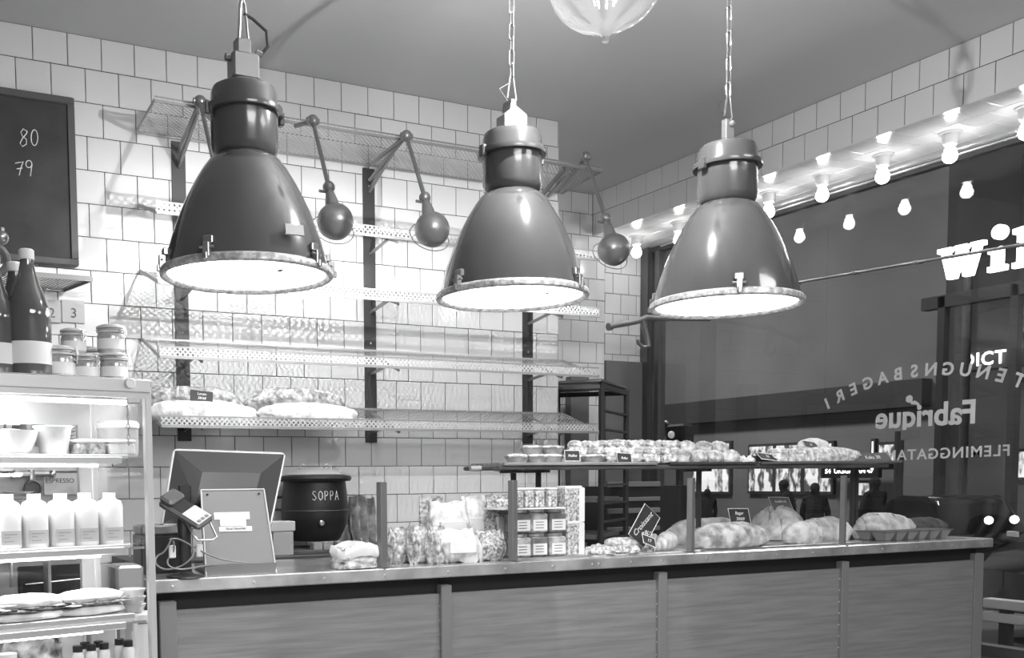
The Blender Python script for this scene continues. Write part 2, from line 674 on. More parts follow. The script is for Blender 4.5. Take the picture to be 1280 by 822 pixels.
def factory_lamp(px, py, d, label, hang='chain', cable=False, clips=(0.15, 1.7, 3.3, 4.9), rz=0.0):
    c = atd(px, py, d)
    R = 0.2535

    def zm(z):
        u = z / R
        return (u * 0.954 if u <= 1.42 else 1.355 + (u - 1.42) * 0.94) * R
    t = empty('factory_pendant_lamp', c, rz, label, 'pendant lamp', 'large factory pendant lamps')
    # shade: outer and inner skins
    out = [(0.975, 0.03), (0.955, 0.12), (0.925, 0.24), (0.88, 0.40), (0.825, 0.56), (0.76, 0.74), (0.685, 0.91), (0.595, 1.09),
           (0.50, 1.25), (0.42, 1.36), (0.34, 1.42)]
    inn = [(r - 0.02, z - 0.01) for r, z in out][::-1]
    profile_mesh([(r * R, zm(z * R)) for r, z in out + inn], 56).build('shade', ENAMEL, t, True)
    hs = [(0.27, 1.38), (0.33, 1.40), (0.375, 1.45), (0.395, 1.53), (0.395, 1.90), (0.395, 1.92), (0.455, 1.925), (0.46, 1.96), (0.455, 1.995), (0.40, 2.0),
          (0.395, 2.02), (0.39, 2.16), (0.365, 2.235), (0.30, 2.275), (0.15, 2.30), (0.0001, 2.305)]
    profile_mesh([(r * R, zm(z * R)) for r, z in hs], 40).build('gear_housing', ENAMEL_D, t, True)
    lug = MB()
    for s in (-1, 1):
        lug.box(s * 0.455 * R - 0.008, s * 0.455 * R + 0.008, -0.014, 0.014, zm(1.86 * R), zm(2.03 * R), bev=0.003)
    lug.build('lug', ENAMEL_D, t)
    rim = [(0.93, -0.01), (0.965, -0.045), (1.0, -0.05), (1.02, -0.03), (1.02, 0.02), (1.0, 0.045), (0.965, 0.06), (0.94, 0.05), (0.93, -0.01)]
    profile_mesh([(r * R, z * R) for r, z in rim], 64).build('rim_ring', RIMM, t, True)
    lens = MB()
    lens.lathe([(0.0001, -0.012 * R), (0.5 * R, -0.012 * R), (0.935 * R, -0.004 * R), (0.935 * R, 0.012 * R), (0.0001, 0.012 * R)], 48)
    lens.build('glass_lens', LENS, t, True)
    st = MB()
    st.box(0.2 * R, 0.26 * R, -0.55 * R, -0.42 * R, -0.03 * R, -0.022 * R)
    st.build('sticker', mat('sticker', 0.3, 0.8), t)
    for ang in clips:
        M = Matrix.Rotation(ang, 4, 'Z')
        cb = MB()
        cb.box(0.955 * R, 1.035 * R, -0.010, 0.010, 0.0, 0.16 * R, M, bev=0.002)
        cb.box(0.93 * R, 0.99 * R, -0.016, 0.016, 0.15 * R, 0.24 * R, M, bev=0.003)
        cb.box(1.02 * R, 1.06 * R, -0.006, 0.006, -0.03 * R, 0.05 * R, M, bev=0.002)
        cb.tube([M @ Vector((1.0 * R, -0.022, 0.11 * R)), M @ Vector((1.0 * R, 0.022, 0.11 * R))], 0.004, 6)
        cb.build('clip', STEEL, t)
    # hanger
    top = MB()
    if hang == 'box':
        top.box(-0.04, 0.042, -0.03, 0.03, 2.34 * R, 2.66 * R, bev=0.006)
        top.box(-0.025, 0.02, -0.02, 0.02, 2.64 * R, 2.84 * R, bev=0.005)
        top.tube([(-0.055, 0, 2.6 * R), (-0.035, 0, 2.6 * R)], 0.012, 8)
        top.tube([(0.04, 0, 2.72 * R), (0.058, 0, 2.70 * R)], 0.010, 8)
        top.tube([(0, 0, 2.28 * R), (0, 0, 2.36 * R)], 0.02, 10)
    elif hang == 'wedge':
        top.poly([(-0.045, 2.31 * R), (0.045, 2.31 * R), (0.045, 2.50 * R), (0.0, 2.60 * R), (-0.0, 2.68 * R), (-0.018, 2.68 * R), (-0.022, 2.54 * R), (-0.045, 2.46 * R)], 0.05,
                 Matrix.Translation((0, -0.025, 0)))
    else:
        top.box(-0.02, 0.02, -0.012, 0.012, 2.30 * R, 2.62 * R, bev=0.003)
        top.ball((0.004, -0.016, 2.55 * R), 0.011, 10, 6)
        top.box(-0.035, 0.03, -0.03, 0.03, 2.28 * R, 2.315 * R, bev=0.003)
    top.v = [(x, y, zm(z)) for x, y, z in top.v]
    top.build('hanger_bracket', mat('bracket_steel', 0.3, 0.35, 0.6), t, hang == 'box')
    # chain up to the ceiling
    ztop = CEIL - c.z
    z = zm((2.84 if hang == 'box' else 2.68 if hang == 'wedge' else 2.62) * R)
    ch = MB()

    def link(z0, L_, w, ax):
        pts = []
        for k in range(12):
            q = 2 * math.pi * k / 12
            s, co = math.sin(q), math.cos(q)
            hx = w * s
            hz = (L_ / 2 - w) * (1 if co > 0 else -1) + w * co
            pts.append((hx, 0, z0 + L_ / 2 + hz) if ax else (0, hx, z0 + L_ / 2 + hz))
        ch.tube(pts, 0.0028, 6, closed=True)
    if hang == 'box':
        ch.tube([(-0.012, 0, z), (-0.006, 0, z + 0.10), (0.0, 0, z + 0.12), (0, 0, z + 0.2)], 0.005, 6)
        ch.tube([(0.016, 0, z), (0.008, 0, z + 0.10), (0.0, 0, z + 0.12)], 0.004, 6)
        z += 0.15
    else:
        ch.tube([(-0.018, 0, z + 0.01), (-0.006, 0, z + 0.085), (0.006, 0, z + 0.085), (0.018, 0, z + 0.01), (0, 0, z - 0.008)], 0.0035, 6, closed=True)
        z += 0.075
    k = 0
    while z < ztop - 0.01:
        link(z, 0.052, 0.0095, k % 2)
        z += 0.043
        k += 1
    ch.build('chain', STEEL, t, True)
    if cable:
        cb = MB()
        cb.tube([(0.055, 0, 2.70 * R), (0.075, -0.01, 2.80 * R), (0.07, -0.01, 2.98 * R), (0.03, 0, 3.12 * R), (0.004, 0, 3.16 * R)], 0.005, 8)
        cb.v = [(x, y, zm(z_)) for x, y, z_ in cb.v]
        cb.build('cable', BLACKP, t, True)
    else:
        cb = MB()
        cb.tube([(0, 0, z * 0 + 2.60 * R), (-0.03, 0.0, 2.74 * R), (-0.05, 0, 2.83 * R), (-0.004, 0, 2.95 * R)], 0.0016, 5)
        cb.v = [(x, y, zm(z_)) for x, y, z_ in cb.v]
        cb.build('safety_wire', STEEL_D, t)
    return t


L1 = factory_lamp(309, 343, 2.99, 'leftmost of the three big grey factory pendant lamps, nearest the chalkboard', 'box', True, clips=(-2.35, -0.35, 3.05, 1.4, -1.0))
L2 = factory_lamp(640, 370, 3.40, 'middle one of the three big grey factory pendant lamps on chains', 'wedge', clips=(3.35, -1.15, 0.35, 1.9))
L3 = factory_lamp(907, 380, 3.50, 'rightmost big grey factory pendant lamp, hanging before the dark window', 'plate', clips=(-2.2, 0.3, -0.2, 2.2))
plate = MB()
plate.box(0.03, 0.085, -0.243, -0.236, 0.035, 0.065)
o = plate.build('maker_plate', mat('plate_metal', 0.6, 0.3, 0.4), L1)
o.rotation_euler = (R_(-11), 0, 0)
o.location = (0.0, -0.015, -0.012)

# small articulated lamps over the wall shelf
def swing_lamp(top_px, joint_px, head_px, label, mount):
    pt = at(top_px[0], top_px[1], 1, -0.42)
    pj = at(joint_px[0], joint_px[1], 1, -0.74)
    ph = at(head_px[0], head_px[1], 1, -0.80)
    t = empty('swing_arm_lamp', pt, 0, label, 'wall lamp', 'small swing arm lamps above the bread shelves')
    o_ = pt
    b = MB()
    b.ball((0, 0, 0), 0.028, 16, 10)
    b.tube([(-0.03, 0, 0), (0.03, 0, 0)], 0.014, 10)
    b.build('arm_joint', SWING, t, True)
    b = MB()
    b.tube([Vector((0, 0, 0)), pj - o_], [0.009, 0.011], 8)
    b.build('lower_arm', SWING, t, True)
    b = MB()
    b.ball(pj - o_, 0.027, 16, 10)
    b.tube([pj - o_ + Vector((-0.045, 0, -0.02)), pj - o_ + Vector((0.02, 0, -0.02))], 0.007, 8)
    b.build('elbow_joint', SWING, t, True)
    ax = (pj - ph).normalized()       # from head to joint
    # shade: opens away from the room, toward wall and down
    op = Vector((0.10, 0.80, -0.58)).normalized()
    R = 0.079
    Mq = op.to_track_quat('Z', 'Y').to_matrix().to_4x4()
    Mq.translation = ph - o_
    out = []
    for k in range(0, 15):
        an = math.pi - (math.pi * 0.70) * k / 14
        out.append((max(R * math.sin(an), 1e-5), R * math.cos(an)))
    inn = [(max(r * 0.96, 1e-5), z * 0.96) for r, z in out][::-1]
    sh = MB()
    sh.lathe(out, 32, Mq, cap=False)
    so = sh.build('shade', SWING, t, True)
    sh = MB()
    sh.lathe(inn, 32, Mq, cap=False)
    sh.build('shade_lining', SHADE_IN, t, True)
    b = MB()
    base = ph - o_ + ax * R * 0.92
    b.tube([base, base + ax * 0.03, pj - o_], [0.032, 0.028, 0.012], 14)
    b.build('shade_neck', SWING, t, True)
    # wire guard
    b = MB()
    ring = []
    for k in range(32):
        q = 2 * math.pi * k / 32
        ring.append(Mq @ Vector((0.092 * math.cos(q), 0.092 * math.sin(q), R * 0.50)))
    b.tube(ring, 0.0022, 5, closed=True)
    b.build('wire_guard', SWING, t, True)
    lb = MB()
    lb.ball(Mq @ Vector((0, 0, 0.035)), 0.016, 12, 8)
    lb.build('bulb', mat('small_bulb_lit', 1, 0.4, emit=4), t, True)
    add_light('swing_lamp_light', 'SPOT', Mq @ Vector((0, 0, 0.062)), SPOT_W, 0.005, Vector((0.0, 0.85, -0.50)).to_track_quat('-Z', 'Y').to_euler(), t, spot_size=R_(172), spot_blend=1.0)
    # mount
    b = MB()
    for m_ in mount:
        p1 = at(m_[0], m_[1], 1, m_[2]) - o_
        b.tube([Vector((0, 0, 0)), p1], 0.010, 8)
    b.build('mount_arm', SWING, t, True)
    return t


swing_lamp((250, 127), (268, 205), (277, 250), 'small swing arm lamp at left end of top shelf, mostly behind the left pendant', [(224, 187, -0.03)])
swing_lamp((391, 151), (411, 234), (419, 277), 'small ball shaded swing arm lamp just right of the left pendant', [(368, 158, -0.36)])
swing_lamp((508, 170), (531, 247), (540, 287), 'small ball shaded swing arm lamp just left of the middle pendant', [(462, 225, -0.03), (464, 205, -0.12)])
swing_lamp((732, 196), (757, 273), (767, 312), 'small ball shaded swing arm lamp between the middle and right pendants', [(685, 245, -0.03), (700, 240, -0.05)])

# light globe hanging in the foreground
g = atd(757, -25, 3.0)
t = empty('glass_globe_lamp', g, 0, 'large clear glass globe lamp with pointed tip at the top of the picture', 'pendant lamp')
b = MB()
prof = [(0.0001, -0.158), (0.008, -0.157), (0.011, -0.150), (0.010, -0.144), (0.015, -0.136), (0.026, -0.129), (0.052, -0.120)]
for k in range(1, 16):
    an = math.radians(160 - (k - 1) * 10.2)
    prof.append((0.15 * math.sin(an) * 1.0 + 0.0, 0.13 * math.cos(an) * 0.98))
b.lathe([(r * 1.154, z * 1.154) for r, z in prof], 40, cap=False)
b.build('globe', globe_mat(), t, True)
b = MB()
b.tube([(0, 0, 0.128), (0, 0, 0.22)], 0.03, 12)
b.tube([(0, 0, 0.22), (0, 0, CEIL - g.z)], 0.004, 8)
b.build('socket', STEEL_D, t, True)
b = MB()
for k in range(8):
    q = k * math.pi / 4
    b.tube([(0.012 * math.cos(q), 0.012 * math.sin(q), 0.10), (0.05 * math.cos(q), 0.05 * math.sin(q), 0.02), (0.03 * math.cos(q), 0.03 * math.sin(q), -0.07)], 0.002, 5)
b.build('filament', mat('filament_lit', 1, 0.5, emit=6), t)
add_light('globe_light', 'POINT', (0, 0, 0.0), GLOBE_W, 0.008, parent=t)

# bulbs under the beam
ys = [0.977, 0.55, 0.165, -0.226, -0.617, -1.008, -1.392, -1.773]
bulb0 = None
blab = ['bare round bulb under the tiled beam, farthest one in the corner', 'bare round bulb under the tiled beam, second from the corner, beside the right pendant',
        'bare round bulb under the tiled beam, hidden behind the right pendant housing', 'bare round bulb under the tiled beam, first one right of the right pendant',
        'bare round bulb under the tiled beam, second one right of the right pendant', 'bare round bulb under the tiled beam, third one right of the right pendant',
        'bare round bulb under the tiled beam, second from the right picture edge', 'bare round bulb under the tiled beam, cut by the right picture edge']
for k, y in enumerate(ys):
    if bulb0 is None:
        t = empty('window_bulb', (4.30, y, ZS), 0, blab[0], 'light bulb', 'bare bulbs in a row above the window')
        b = MB()
        b.lathe([(0.055, 0), (0.055, -0.006), (0.040, -0.010), (0.036, -0.05), (0.030, -0.062), (0.0001, -0.062)], 24, cap=True)
        b.build('socket', PORC, t, True)
        b = MB()
        b.lathe([(0.018, -0.060), (0.020, -0.075), (0.028, -0.088), (0.0001, -0.088)], 16, cap=False)
        b.ball((0, 0, -0.118), 0.036, 20, 12)
        b.build('bulb', BULBM, t, True)
        bulb0 = t
    else:
        t = copy_tree(bulb0)
        t.location = (4.30, y, ZS)
        t['label'] = blab[k]

# ================================================================== SHELVES ON BACK WALL
pitch = 0.0235
NX, NY = 104, 15
SW = NX * pitch


def perf_mesh(nx, ny, p, a):
    """staggered diamond holes: each cell has one whole hole and four quarter holes at its corners"""
    vs, fs = [], []
    c = p / 2
    for j in range(ny):
        for i in range(nx):
            q = len(vs)
            L8 = [(a, 0), (p - a, 0), (p, a), (p, p - a), (p - a, p), (a, p), (0, p - a), (0, a), (c, c - a), (c + a, c), (c, c + a), (c - a, c)]
            vs += [(x + i * p, y + j * p, 0) for x, y in L8]
            for f in ((0, 8, 11, 7), (1, 2, 9, 8), (3, 4, 10, 9), (5, 6, 11, 10), (0, 1, 8), (2, 3, 9), (4, 5, 10), (6, 7, 11)):
                fs.append(tuple(k + q for k in f))
    return vs, fs


SHEET = None
LIP = None
shelf_lab = ['topmost perforated steel wall shelf, empty, seen from below', 'second perforated steel shelf from the top, empty, with white dotted lip',
             'third perforated steel shelf from the top, empty, level with the pendant rims', 'fourth perforated steel shelf from the top, empty, directly above the bread shelf',
             'lowest perforated steel wall shelf, carrying four loaves of bread']
SHZ = [(2.935, 2.962), (2.60, 2.49), (2.298, 2.186), (1.98, 1.860), (1.674, 1.553)]
XS0 = 0.452
for k, (zb, zf) in enumerate(SHZ):
    dlen = NY * pitch
    t = empty('perforated_wall_shelf', (XS0, 0, zb), 0, shelf_lab[k], 'shelf', 'perforated steel shelves on the tiled wall')
    ang = math.atan2(zf - zb, dlen)
    if SHEET is None:
        b = MB()
        b.add(*perf_mesh(NX, NY, pitch, 0.0082))
        so = b.build('perforated_sheet', SHELFM, t)
        SHEET = so.data
        b = MB()
        b.add(*perf_mesh(NX, 2, pitch, 0.0076))
        lo = b.build('front_lip', LIPM, t)
        LIP = lo.data
    else:
        so = bpy.data.objects.new('perforated_sheet', SHEET)
        COL.objects.link(so)
        so.parent = t
        lo = bpy.data.objects.new('front_lip', LIP)
        COL.objects.link(lo)
        lo.parent = t
    # sheet runs from the wall towards the room (-y)
    so.matrix_local = Matrix.Translation((0, -0.015, 0)) @ Matrix.Rotation(-ang, 4, 'X') @ Matrix.Translation((0, -dlen, 0))
    yf, zz = -0.015 - dlen * math.cos(ang), zf - zb
    if k == 0:
        lo.matrix_local = Matrix.Translation((0, yf, zz)) @ Matrix.Rotation(math.pi / 2 , 4, 'X') @ Matrix.Diagonal((1, 0.35, 1, 1))
    else:
        lo.matrix_local = Matrix.Translation((0, yf, zz)) @ Matrix.Rotation(math.pi / 2, 4, 'X')
    b = MB()
    b.bar((0, yf, zz - 0.002), (SW, yf, zz - 0.002), 0.010, 0.012)
    if k == 0:
        b.bar((0, yf, zz + 0.016), (SW, yf, zz + 0.016), 0.006, 0.006)
    else:
        b.bar((0, yf, zz + 0.044), (SW, yf, zz + 0.044), 0.003, 0.006)
    b.bar((0, -0.015, 0), (SW, -0.015, 0), 0.006, 0.012)
    for x in (0, SW):
        b.bar((x, -0.015, 0), (x, yf, zz), 0.006, 0.016)
    b.build('shelf_frame', mat('shelf_frame_steel', 0.35, 0.4, 0.5), t)
    for x in (0.20, 1.21, 2.21):
        b = MB()
        if k == 0:
            b.bar((x, -0.012, -0.13), (x, yf + 0.02, zz - 0.012), 0.012, 0.022)
        else:
            b.bar((x, -0.012, -0.12), (x + 0.0, yf * 0.66, zz * 0.66 - 0.015), 0.010, 0.014)
            b.bar((x, -0.012, -0.015), (x, yf + 0.02, zz - 0.014), 0.010, 0.012)
        b.build('bracket', SWING, t)
ulab = ['left dark steel shelf upright screwed to the tiles', 'middle dark steel shelf upright screwed to the tiles', 'right dark steel shelf upright screwed to the tiles']
for k, x in enumerate((0.652, 1.662, 2.662)):
    t = empty('shelf_upright', (x, 0, 1.50), 0, ulab[k], 'upright', 'dark steel uprights of the wall shelves')
    b = MB()
    b.box(-0.033, 0.033, -0.011, -0.0005, 0.0, 1.42)
    b.build('flat_bar', STEEL_D, t)
    b = MB()
    for z in (0.05, 0.52, 0.80, 1.1, 1.33):
        b.ball((0, -0.012, z), 0.006, 8, 6)
    b.build('screw', STEEL_L, t)

# ------------------------------------------------------------------ chalkboard, cards, small shelf
t = empty('chalkboard', (0.168, -0.03, 2.29), 0, 'large framed chalkboard with prices 80 and 79 on the tiled wall', 'chalkboard')
b = MB()
b.box(-1.2, -0.02, -0.004, 0.02, 0.02, 0.73)
b.build('board', BOARDM, t)
b = MB()
b.box(-1.22, 0, -0.015, 0.024, 0, 0.032, bev=0.004)
b.box(-1.22, 0, -0.015, 0.024, 0.715, 0.748, bev=0.004)
b.box(-0.032, 0, -0.013, 0.024, 0.0325, 0.7145, bev=0.002)
b.box(-1.22, -1.19, -0.013, 0.024, 0.0325, 0.7145, bev=0.002)
b.build('frame', FRAMEM, t)


def strokes(b, px_lists, y, r, org):
    for L_ in px_lists:
        b.tube([at(x, yy, 1, y) - org for x, yy in L_], r, 5)


def circ(cx, cy, rx, ry, n=12, a0=0, a1=360):
    return [(cx + rx * math.cos(R_(a0 + (a1 - a0) * k / n)), cy + ry * math.sin(R_(a0 + (a1 - a0) * k / n))) for k in range(n + 1)]


org = Vector(t.location)
b = MB()
yb = -0.035
# 8 0 / 7 9 taken as pen strokes on the board
strokes(b, [[(34, 164), (29, 161), (26, 165), (28, 170), (33, 174), (33, 180), (28, 183), (25, 179), (28, 173), (33, 167), (34, 164)],
            circ(43, 172, 4.2, 10)], yb, 0.0022, org)
strokes(b, [[(19, 204), (24, 203), (29, 202), (26, 210), (24, 219)], [(21, 211), (28, 210)],
            circ(36, 205, 3.8, 4.5), [(40, 205), (39, 212), (38, 220)]], yb, 0.0022, org)
b.build('chalk_writing', CHALK, t)
scuff = MB()
scuff.lathe([(0.0001, 0), (0.035, 0.0003), (0.0001, 0.0006)], 16, Matrix.Translation((-0.085, -0.004, 0.31)) @ Matrix.Rotation(math.pi / 2, 4, 'X'), cap=False, sy=0.6)
scuff.build('chalk_smudge', mat('smudge', 0.05, 0.8), t)

t = empty('number_card_holder', (0, 0, 0), 0, 'two number cards reading 2 and 3 stuck under the small wire shelf', 'number cards')
for i, (px0, px1, n) in enumerate(((53, 77, '2'), (78, 107, '3'))):
    p0, p1 = at(px0, 402, 1, -0.012), at(px1, 404, 1, -0.012)
    z1 = at(px0, 374, 1, -0.012).z
    if i == 0:
        t.location = (p0.x, 0, p0.z)
        base = Vector(t.location)
    b = MB()
    b.box(p0.x - base.x, p1.x - base.x - 0.003, -0.012, -0.001, p0.z - base.z, z1 - base.z)
    c = b.build('number_card', CARDM, t)
    text_obj(n, 0.062, INK, 'number', c, Matrix.Translation(((p0.x + p1.x) / 2 - base.x, -0.0135, (p0.z + z1) / 2 - base.z - 0.01)) @ UP)

pw = at(85, 366, 1, 0)
t = empty('slatted_wall_shelf', (0, 0, 0), 0, 'small slatted steel shelf below the chalkboard', 'shelf')
z1 = 2.185
xe = 0.165
t.location = (xe, 0, z1)
b = MB()
b.bar((-1.2, -0.20, 0.02), (0.03, -0.20, 0.02), 0.008, 0.022)
b.bar((-1.2, -0.004, 0.0), (-0.06, -0.004, 0.0), 0.008, 0.022)
b.bar((-0.06, -0.004, 0.0), (0.03, -0.20, 0.02), 0.008, 0.02)
b.build('frame', SWING, t)
for k in range(26):
    x = -0.02 - k * 0.0155
    b = MB()
    b.bar((x - 0.045, -0.008, 0.0), (x + 0.03, -0.196, 0.02), 0.005, 0.004)
    b.build('slat', SWING, t)

# small cast fitting at the left edge
c = atd(2, 303, 3.1)
t = empty('clamp_fitting', c, 0, 'small cast metal clamp joint at left picture edge below chalkboard', 'fitting')
b = MB()
b.ball((0, 0, 0.015), 0.022, 14, 8)
b.tube([(0, 0, 0), (0.0, 0, 0.045)], 0.01, 8)
b.build('cap', STEEL, t, True)
b = MB()
ring = [(-0.03 + 0.045 * math.cos(q * math.pi / 8), 0, -0.055 + 0.045 * math.sin(q * math.pi / 8)) for q in range(16)]
b.tube(ring, 0.012, 8, closed=True)
b.build('ring', SWING, t, True)
b = MB()
b.tube([(-0.03, 0, -0.02), (-0.6, 0.1, 0.06)], 0.012, 8)
b.build('support_arm', SWING, t)

# ================================================================== COUNTER
ZC = 0.97
TH = -0.0334
CO = Vector((0.12, -1.44, 0))
CT = Matrix.Rotation(TH, 4, 'Z')
CT.translation = CO
CTI = CT.inverted()
CLEN = 4.33
CN = (CT.to_3x3() @ Vector((0, -1, 0)))


def cl(px, ly):
    """counter-local x of a pixel column on the plane ly behind the counter front"""
    p = CT @ Vector((0, ly, ZC))
    q = atp(px, 700, p, CN)
    return (CTI @ q).x


def cpt(px, ly, z=ZC):
    """world point on the counter: column px, ly metres behind the front edge, height z"""
    r = ray(px, 700)
    # intersect the vertical plane through the column with the line (ly, z)
    x0, x1 = -1.0, 6.0
    for _ in range(40):
        xm = (x0 + x1) / 2
        w = CT @ Vector((xm, ly, z))
        d = RM.transposed() @ (w - CAM)
        if CX + F_PX * d.x / d.y < px:
            x0 = xm
        else:
            x1 = xm
    return CT @ Vector(((x0 + x1) / 2, ly, z))


def cplane(px, py, ly):
    """world point at the pixel on the vertical plane ly behind the counter front"""
    return atp(px, py, CT @ Vector((0, ly, ZC)), CN)


ct = empty('bakery_counter', CO, TH, 'long painted wooden bakery counter with zinc top across the picture', 'counter')
b = MB()
b.box(0, CLEN, 0.0, 0.62, ZC - 0.046, ZC, bev=0.004)
b.build('zinc_top', TOPM, ct)
b = MB()
b.box(0.02, CLEN - 0.03, 0.085, 0.60, 0.10, ZC - 0.046)
b.build('carcass', BLACKM, ct)
b = MB()
b.box(0.03, CLEN - 0.05, 0.10, 0.58, 0.0, 0.10)
b.build('plinth', BLACKM, ct)
b = MB()
b.box(0.02, CLEN - 0.05, 0.06, 0.085, ZC - 0.115, ZC - 0.046)
b.build('shadow_gap_rail', BLACKM, ct)
xs = [cl(208, 0.03), cl(557, 0.03), cl(828, 0.03), cl(1056, 0.03), CLEN - 0.07]
for i, x in enumerate(xs):
    w = 0.060 if i == 0 else 0.046
    b = MB()
    zt = ZC - 0.078
    if i == 4:
        b.box(x - w / 2, x + w / 2 + 0.02, 0.03, 0.60, 0.10, zt, bev=0.002)
        b.build('end_panel', STILEM, ct)
    else:
        b.box(x - w / 2, x + w / 2, 0.022, 0.062, 0.10, zt, bev=0.003)
        b.build('stile', STILEM, ct)
    if i < 4:
        x2 = xs[i + 1]
        b = MB()
        b.box(x + w / 2, x2 - 0.02, 0.04, 0.062, 0.10, ZC - 0.112, bev=0.002)
        b.build('front_panel', PANELM, ct)
        if i:
            b = MB()
            for q in range(14):
                b.ball((x - w / 2 - 0.0, 0.036, ZC - 0.16 - q * 0.055), 0.003, 6, 4)
            b.build('nail_row', STEEL_L, ct)
sx = [215, 317, 405, 481, 560, 632, 691, 741, 749, 789, 828, 884, 930, 971, 1016, 1055, 1103, 1146, 1190, 1230]
for px in sx:
    x = cl(px, 0)
    b = MB()
    b.lathe([(0.0055, 0), (0.005, 0.002), (0.0001, 0.003)], 10, Matrix.Translation((x, 0, ZC - 0.025)) @ Matrix.Rotation(math.pi / 2, 4, 'X'), cap=False)
    b.build('screw', STEEL_L, ct, True)

# glass guard: posts + panes
gp = []
gg = empty('glass_guard', CO, TH, 'glass guard on grey steel posts along the counter front', 'glass guard')
ggi = gg.matrix_basis.inverted()
for px, lab in ((478, 'leftmost grey steel post of the counter glass guard'), (641, 'second grey steel guard post from the left, before the jars'),
                (863, 'third grey steel guard post from the left, by the croissant'), (1053, 'rightmost thick grey steel guard post, standing before the long loaf')):
    p = cpt(px, 0.035)
    pt_ = cplane(px, {478: 602, 641: 600, 863: 597, 1053: 594}[px], 0.035)
    lp = ggi @ p
    Mg = Matrix.Translation(lp) @ Matrix.Rotation(0.5, 4, 'Z')
    b = MB()
    hgt = pt_.z - ZC
    b.box(-0.019, 0.019, -0.012, 0.012, 0.004, hgt, Mg, bev=0.002)
    o = b.build('guard_post', mat('post_steel', 0.2, 0.4, 0.4), gg)
    b = MB()
    b.box(-0.026, 0.026, -0.03, 0.03, 0, 0.004, Mg)
    b.build('foot_plate', STEEL, o)
    gp.append((p, hgt))
glabs = ['glass pane of the counter guard in front of the bagged crispbread', 'glass pane of the counter guard in front of jars and croissant',
         'glass pane of the counter guard in front of the large loaves', 'glass pane at the right end of the counter guard']
for i in range(4):
    p = cpt((478, 641, 863, 1053)[i], 0.06)
    q = cpt((641, 863, 1053, 1210)[i], 0.06)
    L_ = (q - p).length
    if i == 0:
        continue
    b = MB()
    b.box(0.02, L_ - 0.01, -0.003, 0.003, 0.002, gp[i][1] - 0.01)
    o = b.build('guard_pane', GLASS, gg)
    o.location = ggi @ p

# rear counter along the wall
rc = empty('rear_counter', (0.28, -0.03, 0), 0, 'rear worktop along the tiled wall under the soup kettle', 'counter')
b = MB()
b.box(0, 2.4, -0.50, 0.0, ZC - 0.05, ZC - 0.012, bev=0.003)
b.build('worktop', WOOD_D, rc)
b = MB()
b.box(0.02, 2.38, -0.48, -0.005, 0, ZC - 0.05)
b.build('cabinet', BLACKP, rc)

# upper display shelf
ZU = 1.355
LYU = 0.14
pL, pR = cpt(624, LYU, ZU), cpt(1112, LYU, ZU)
us = empty('upper_display_shelf', (pL.x, pL.y, ZU - 0.03), TH, 'long dark wooden display shelf raised over the counter, loaded with pastries', 'shelf')
UL = (pR - pL).length
b = MB()
b.box(0, UL, 0, 0.30, 0.012, 0.03, bev=0.004)
b.build('shelf_board', WOOD_D, us)
for px in (637, 668, 868, 1060, 1128):
    x = (us.matrix_basis.inverted() @ cpt(px, LYU + 0.2, ZU)).x
    x = min(x, UL - 0.03)
    b = MB()
    b.box(x - 0.009, x + 0.009, 0.16, 0.178, -(ZU - 0.03 - ZC), 0.012)
    b.box(x - 0.014, x + 0.014, 0.10, 0.26, 0.0, 0.012)
    b.build('support', STEEL_D, us)


def upt(px, ly=0.05):
    return cpt(px, LYU + ly, ZU)


# thin trays on the upper shelf
def tray(name, px0, px1, lab, m, ly0=-0.01, dep=0.27, h=0.012, z=ZU, tilt=0, lip=0.006):
    p, q = cpt(px0, LYU + ly0, z), cpt(px1, LYU + ly0, z)
    L_ = (q - p).length
    b = MB()
    b.box(0, L_, 0, dep, 0, h * 0.5, bev=0.001)
    b.box(0, L_, 0, lip, 0, h)
    b.box(0, L_, dep - lip, dep, 0, h)
    b.box(0, lip, 0, dep, 0, h)
    b.box(L_ - lip, L_, 0, dep, 0, h)
    o = b.build(name, m)
    o.location = p
    o.rotation_euler = (0, tilt, TH)
    return tag(o, lab, 'tray')


tray('serving_tray', 630, 822, 'pale tray under the small pies at left of the upper shelf', PALEP if False else WOOD)
tray('serving_tray', 838, 948, 'dark tray under the round buns in the middle of the upper shelf', STEEL)
tray('serving_tray', 952, 1128, 'long pale tray at right end of the upper shelf, jutting past the glass', STEEL_L, tilt=-0.006)
# wooden paddle sticking out on the left
p = cpt(588, LYU + 0.15, ZU - 0.01)
b = MB()
b.tube([(0, 0, 0), (0.03, 0, 0.0), (0.09, 0, 0.001), (0.14, 0, 0.001)], [0.011, 0.013, 0.009, 0.016], 10)
o = b.build('paddle_handle', WOOD, smooth=True, loc=p, rot=(0, 0, TH))
tag(o, 'wooden paddle handle sticking out at left end of the upper shelf', 'paddle')


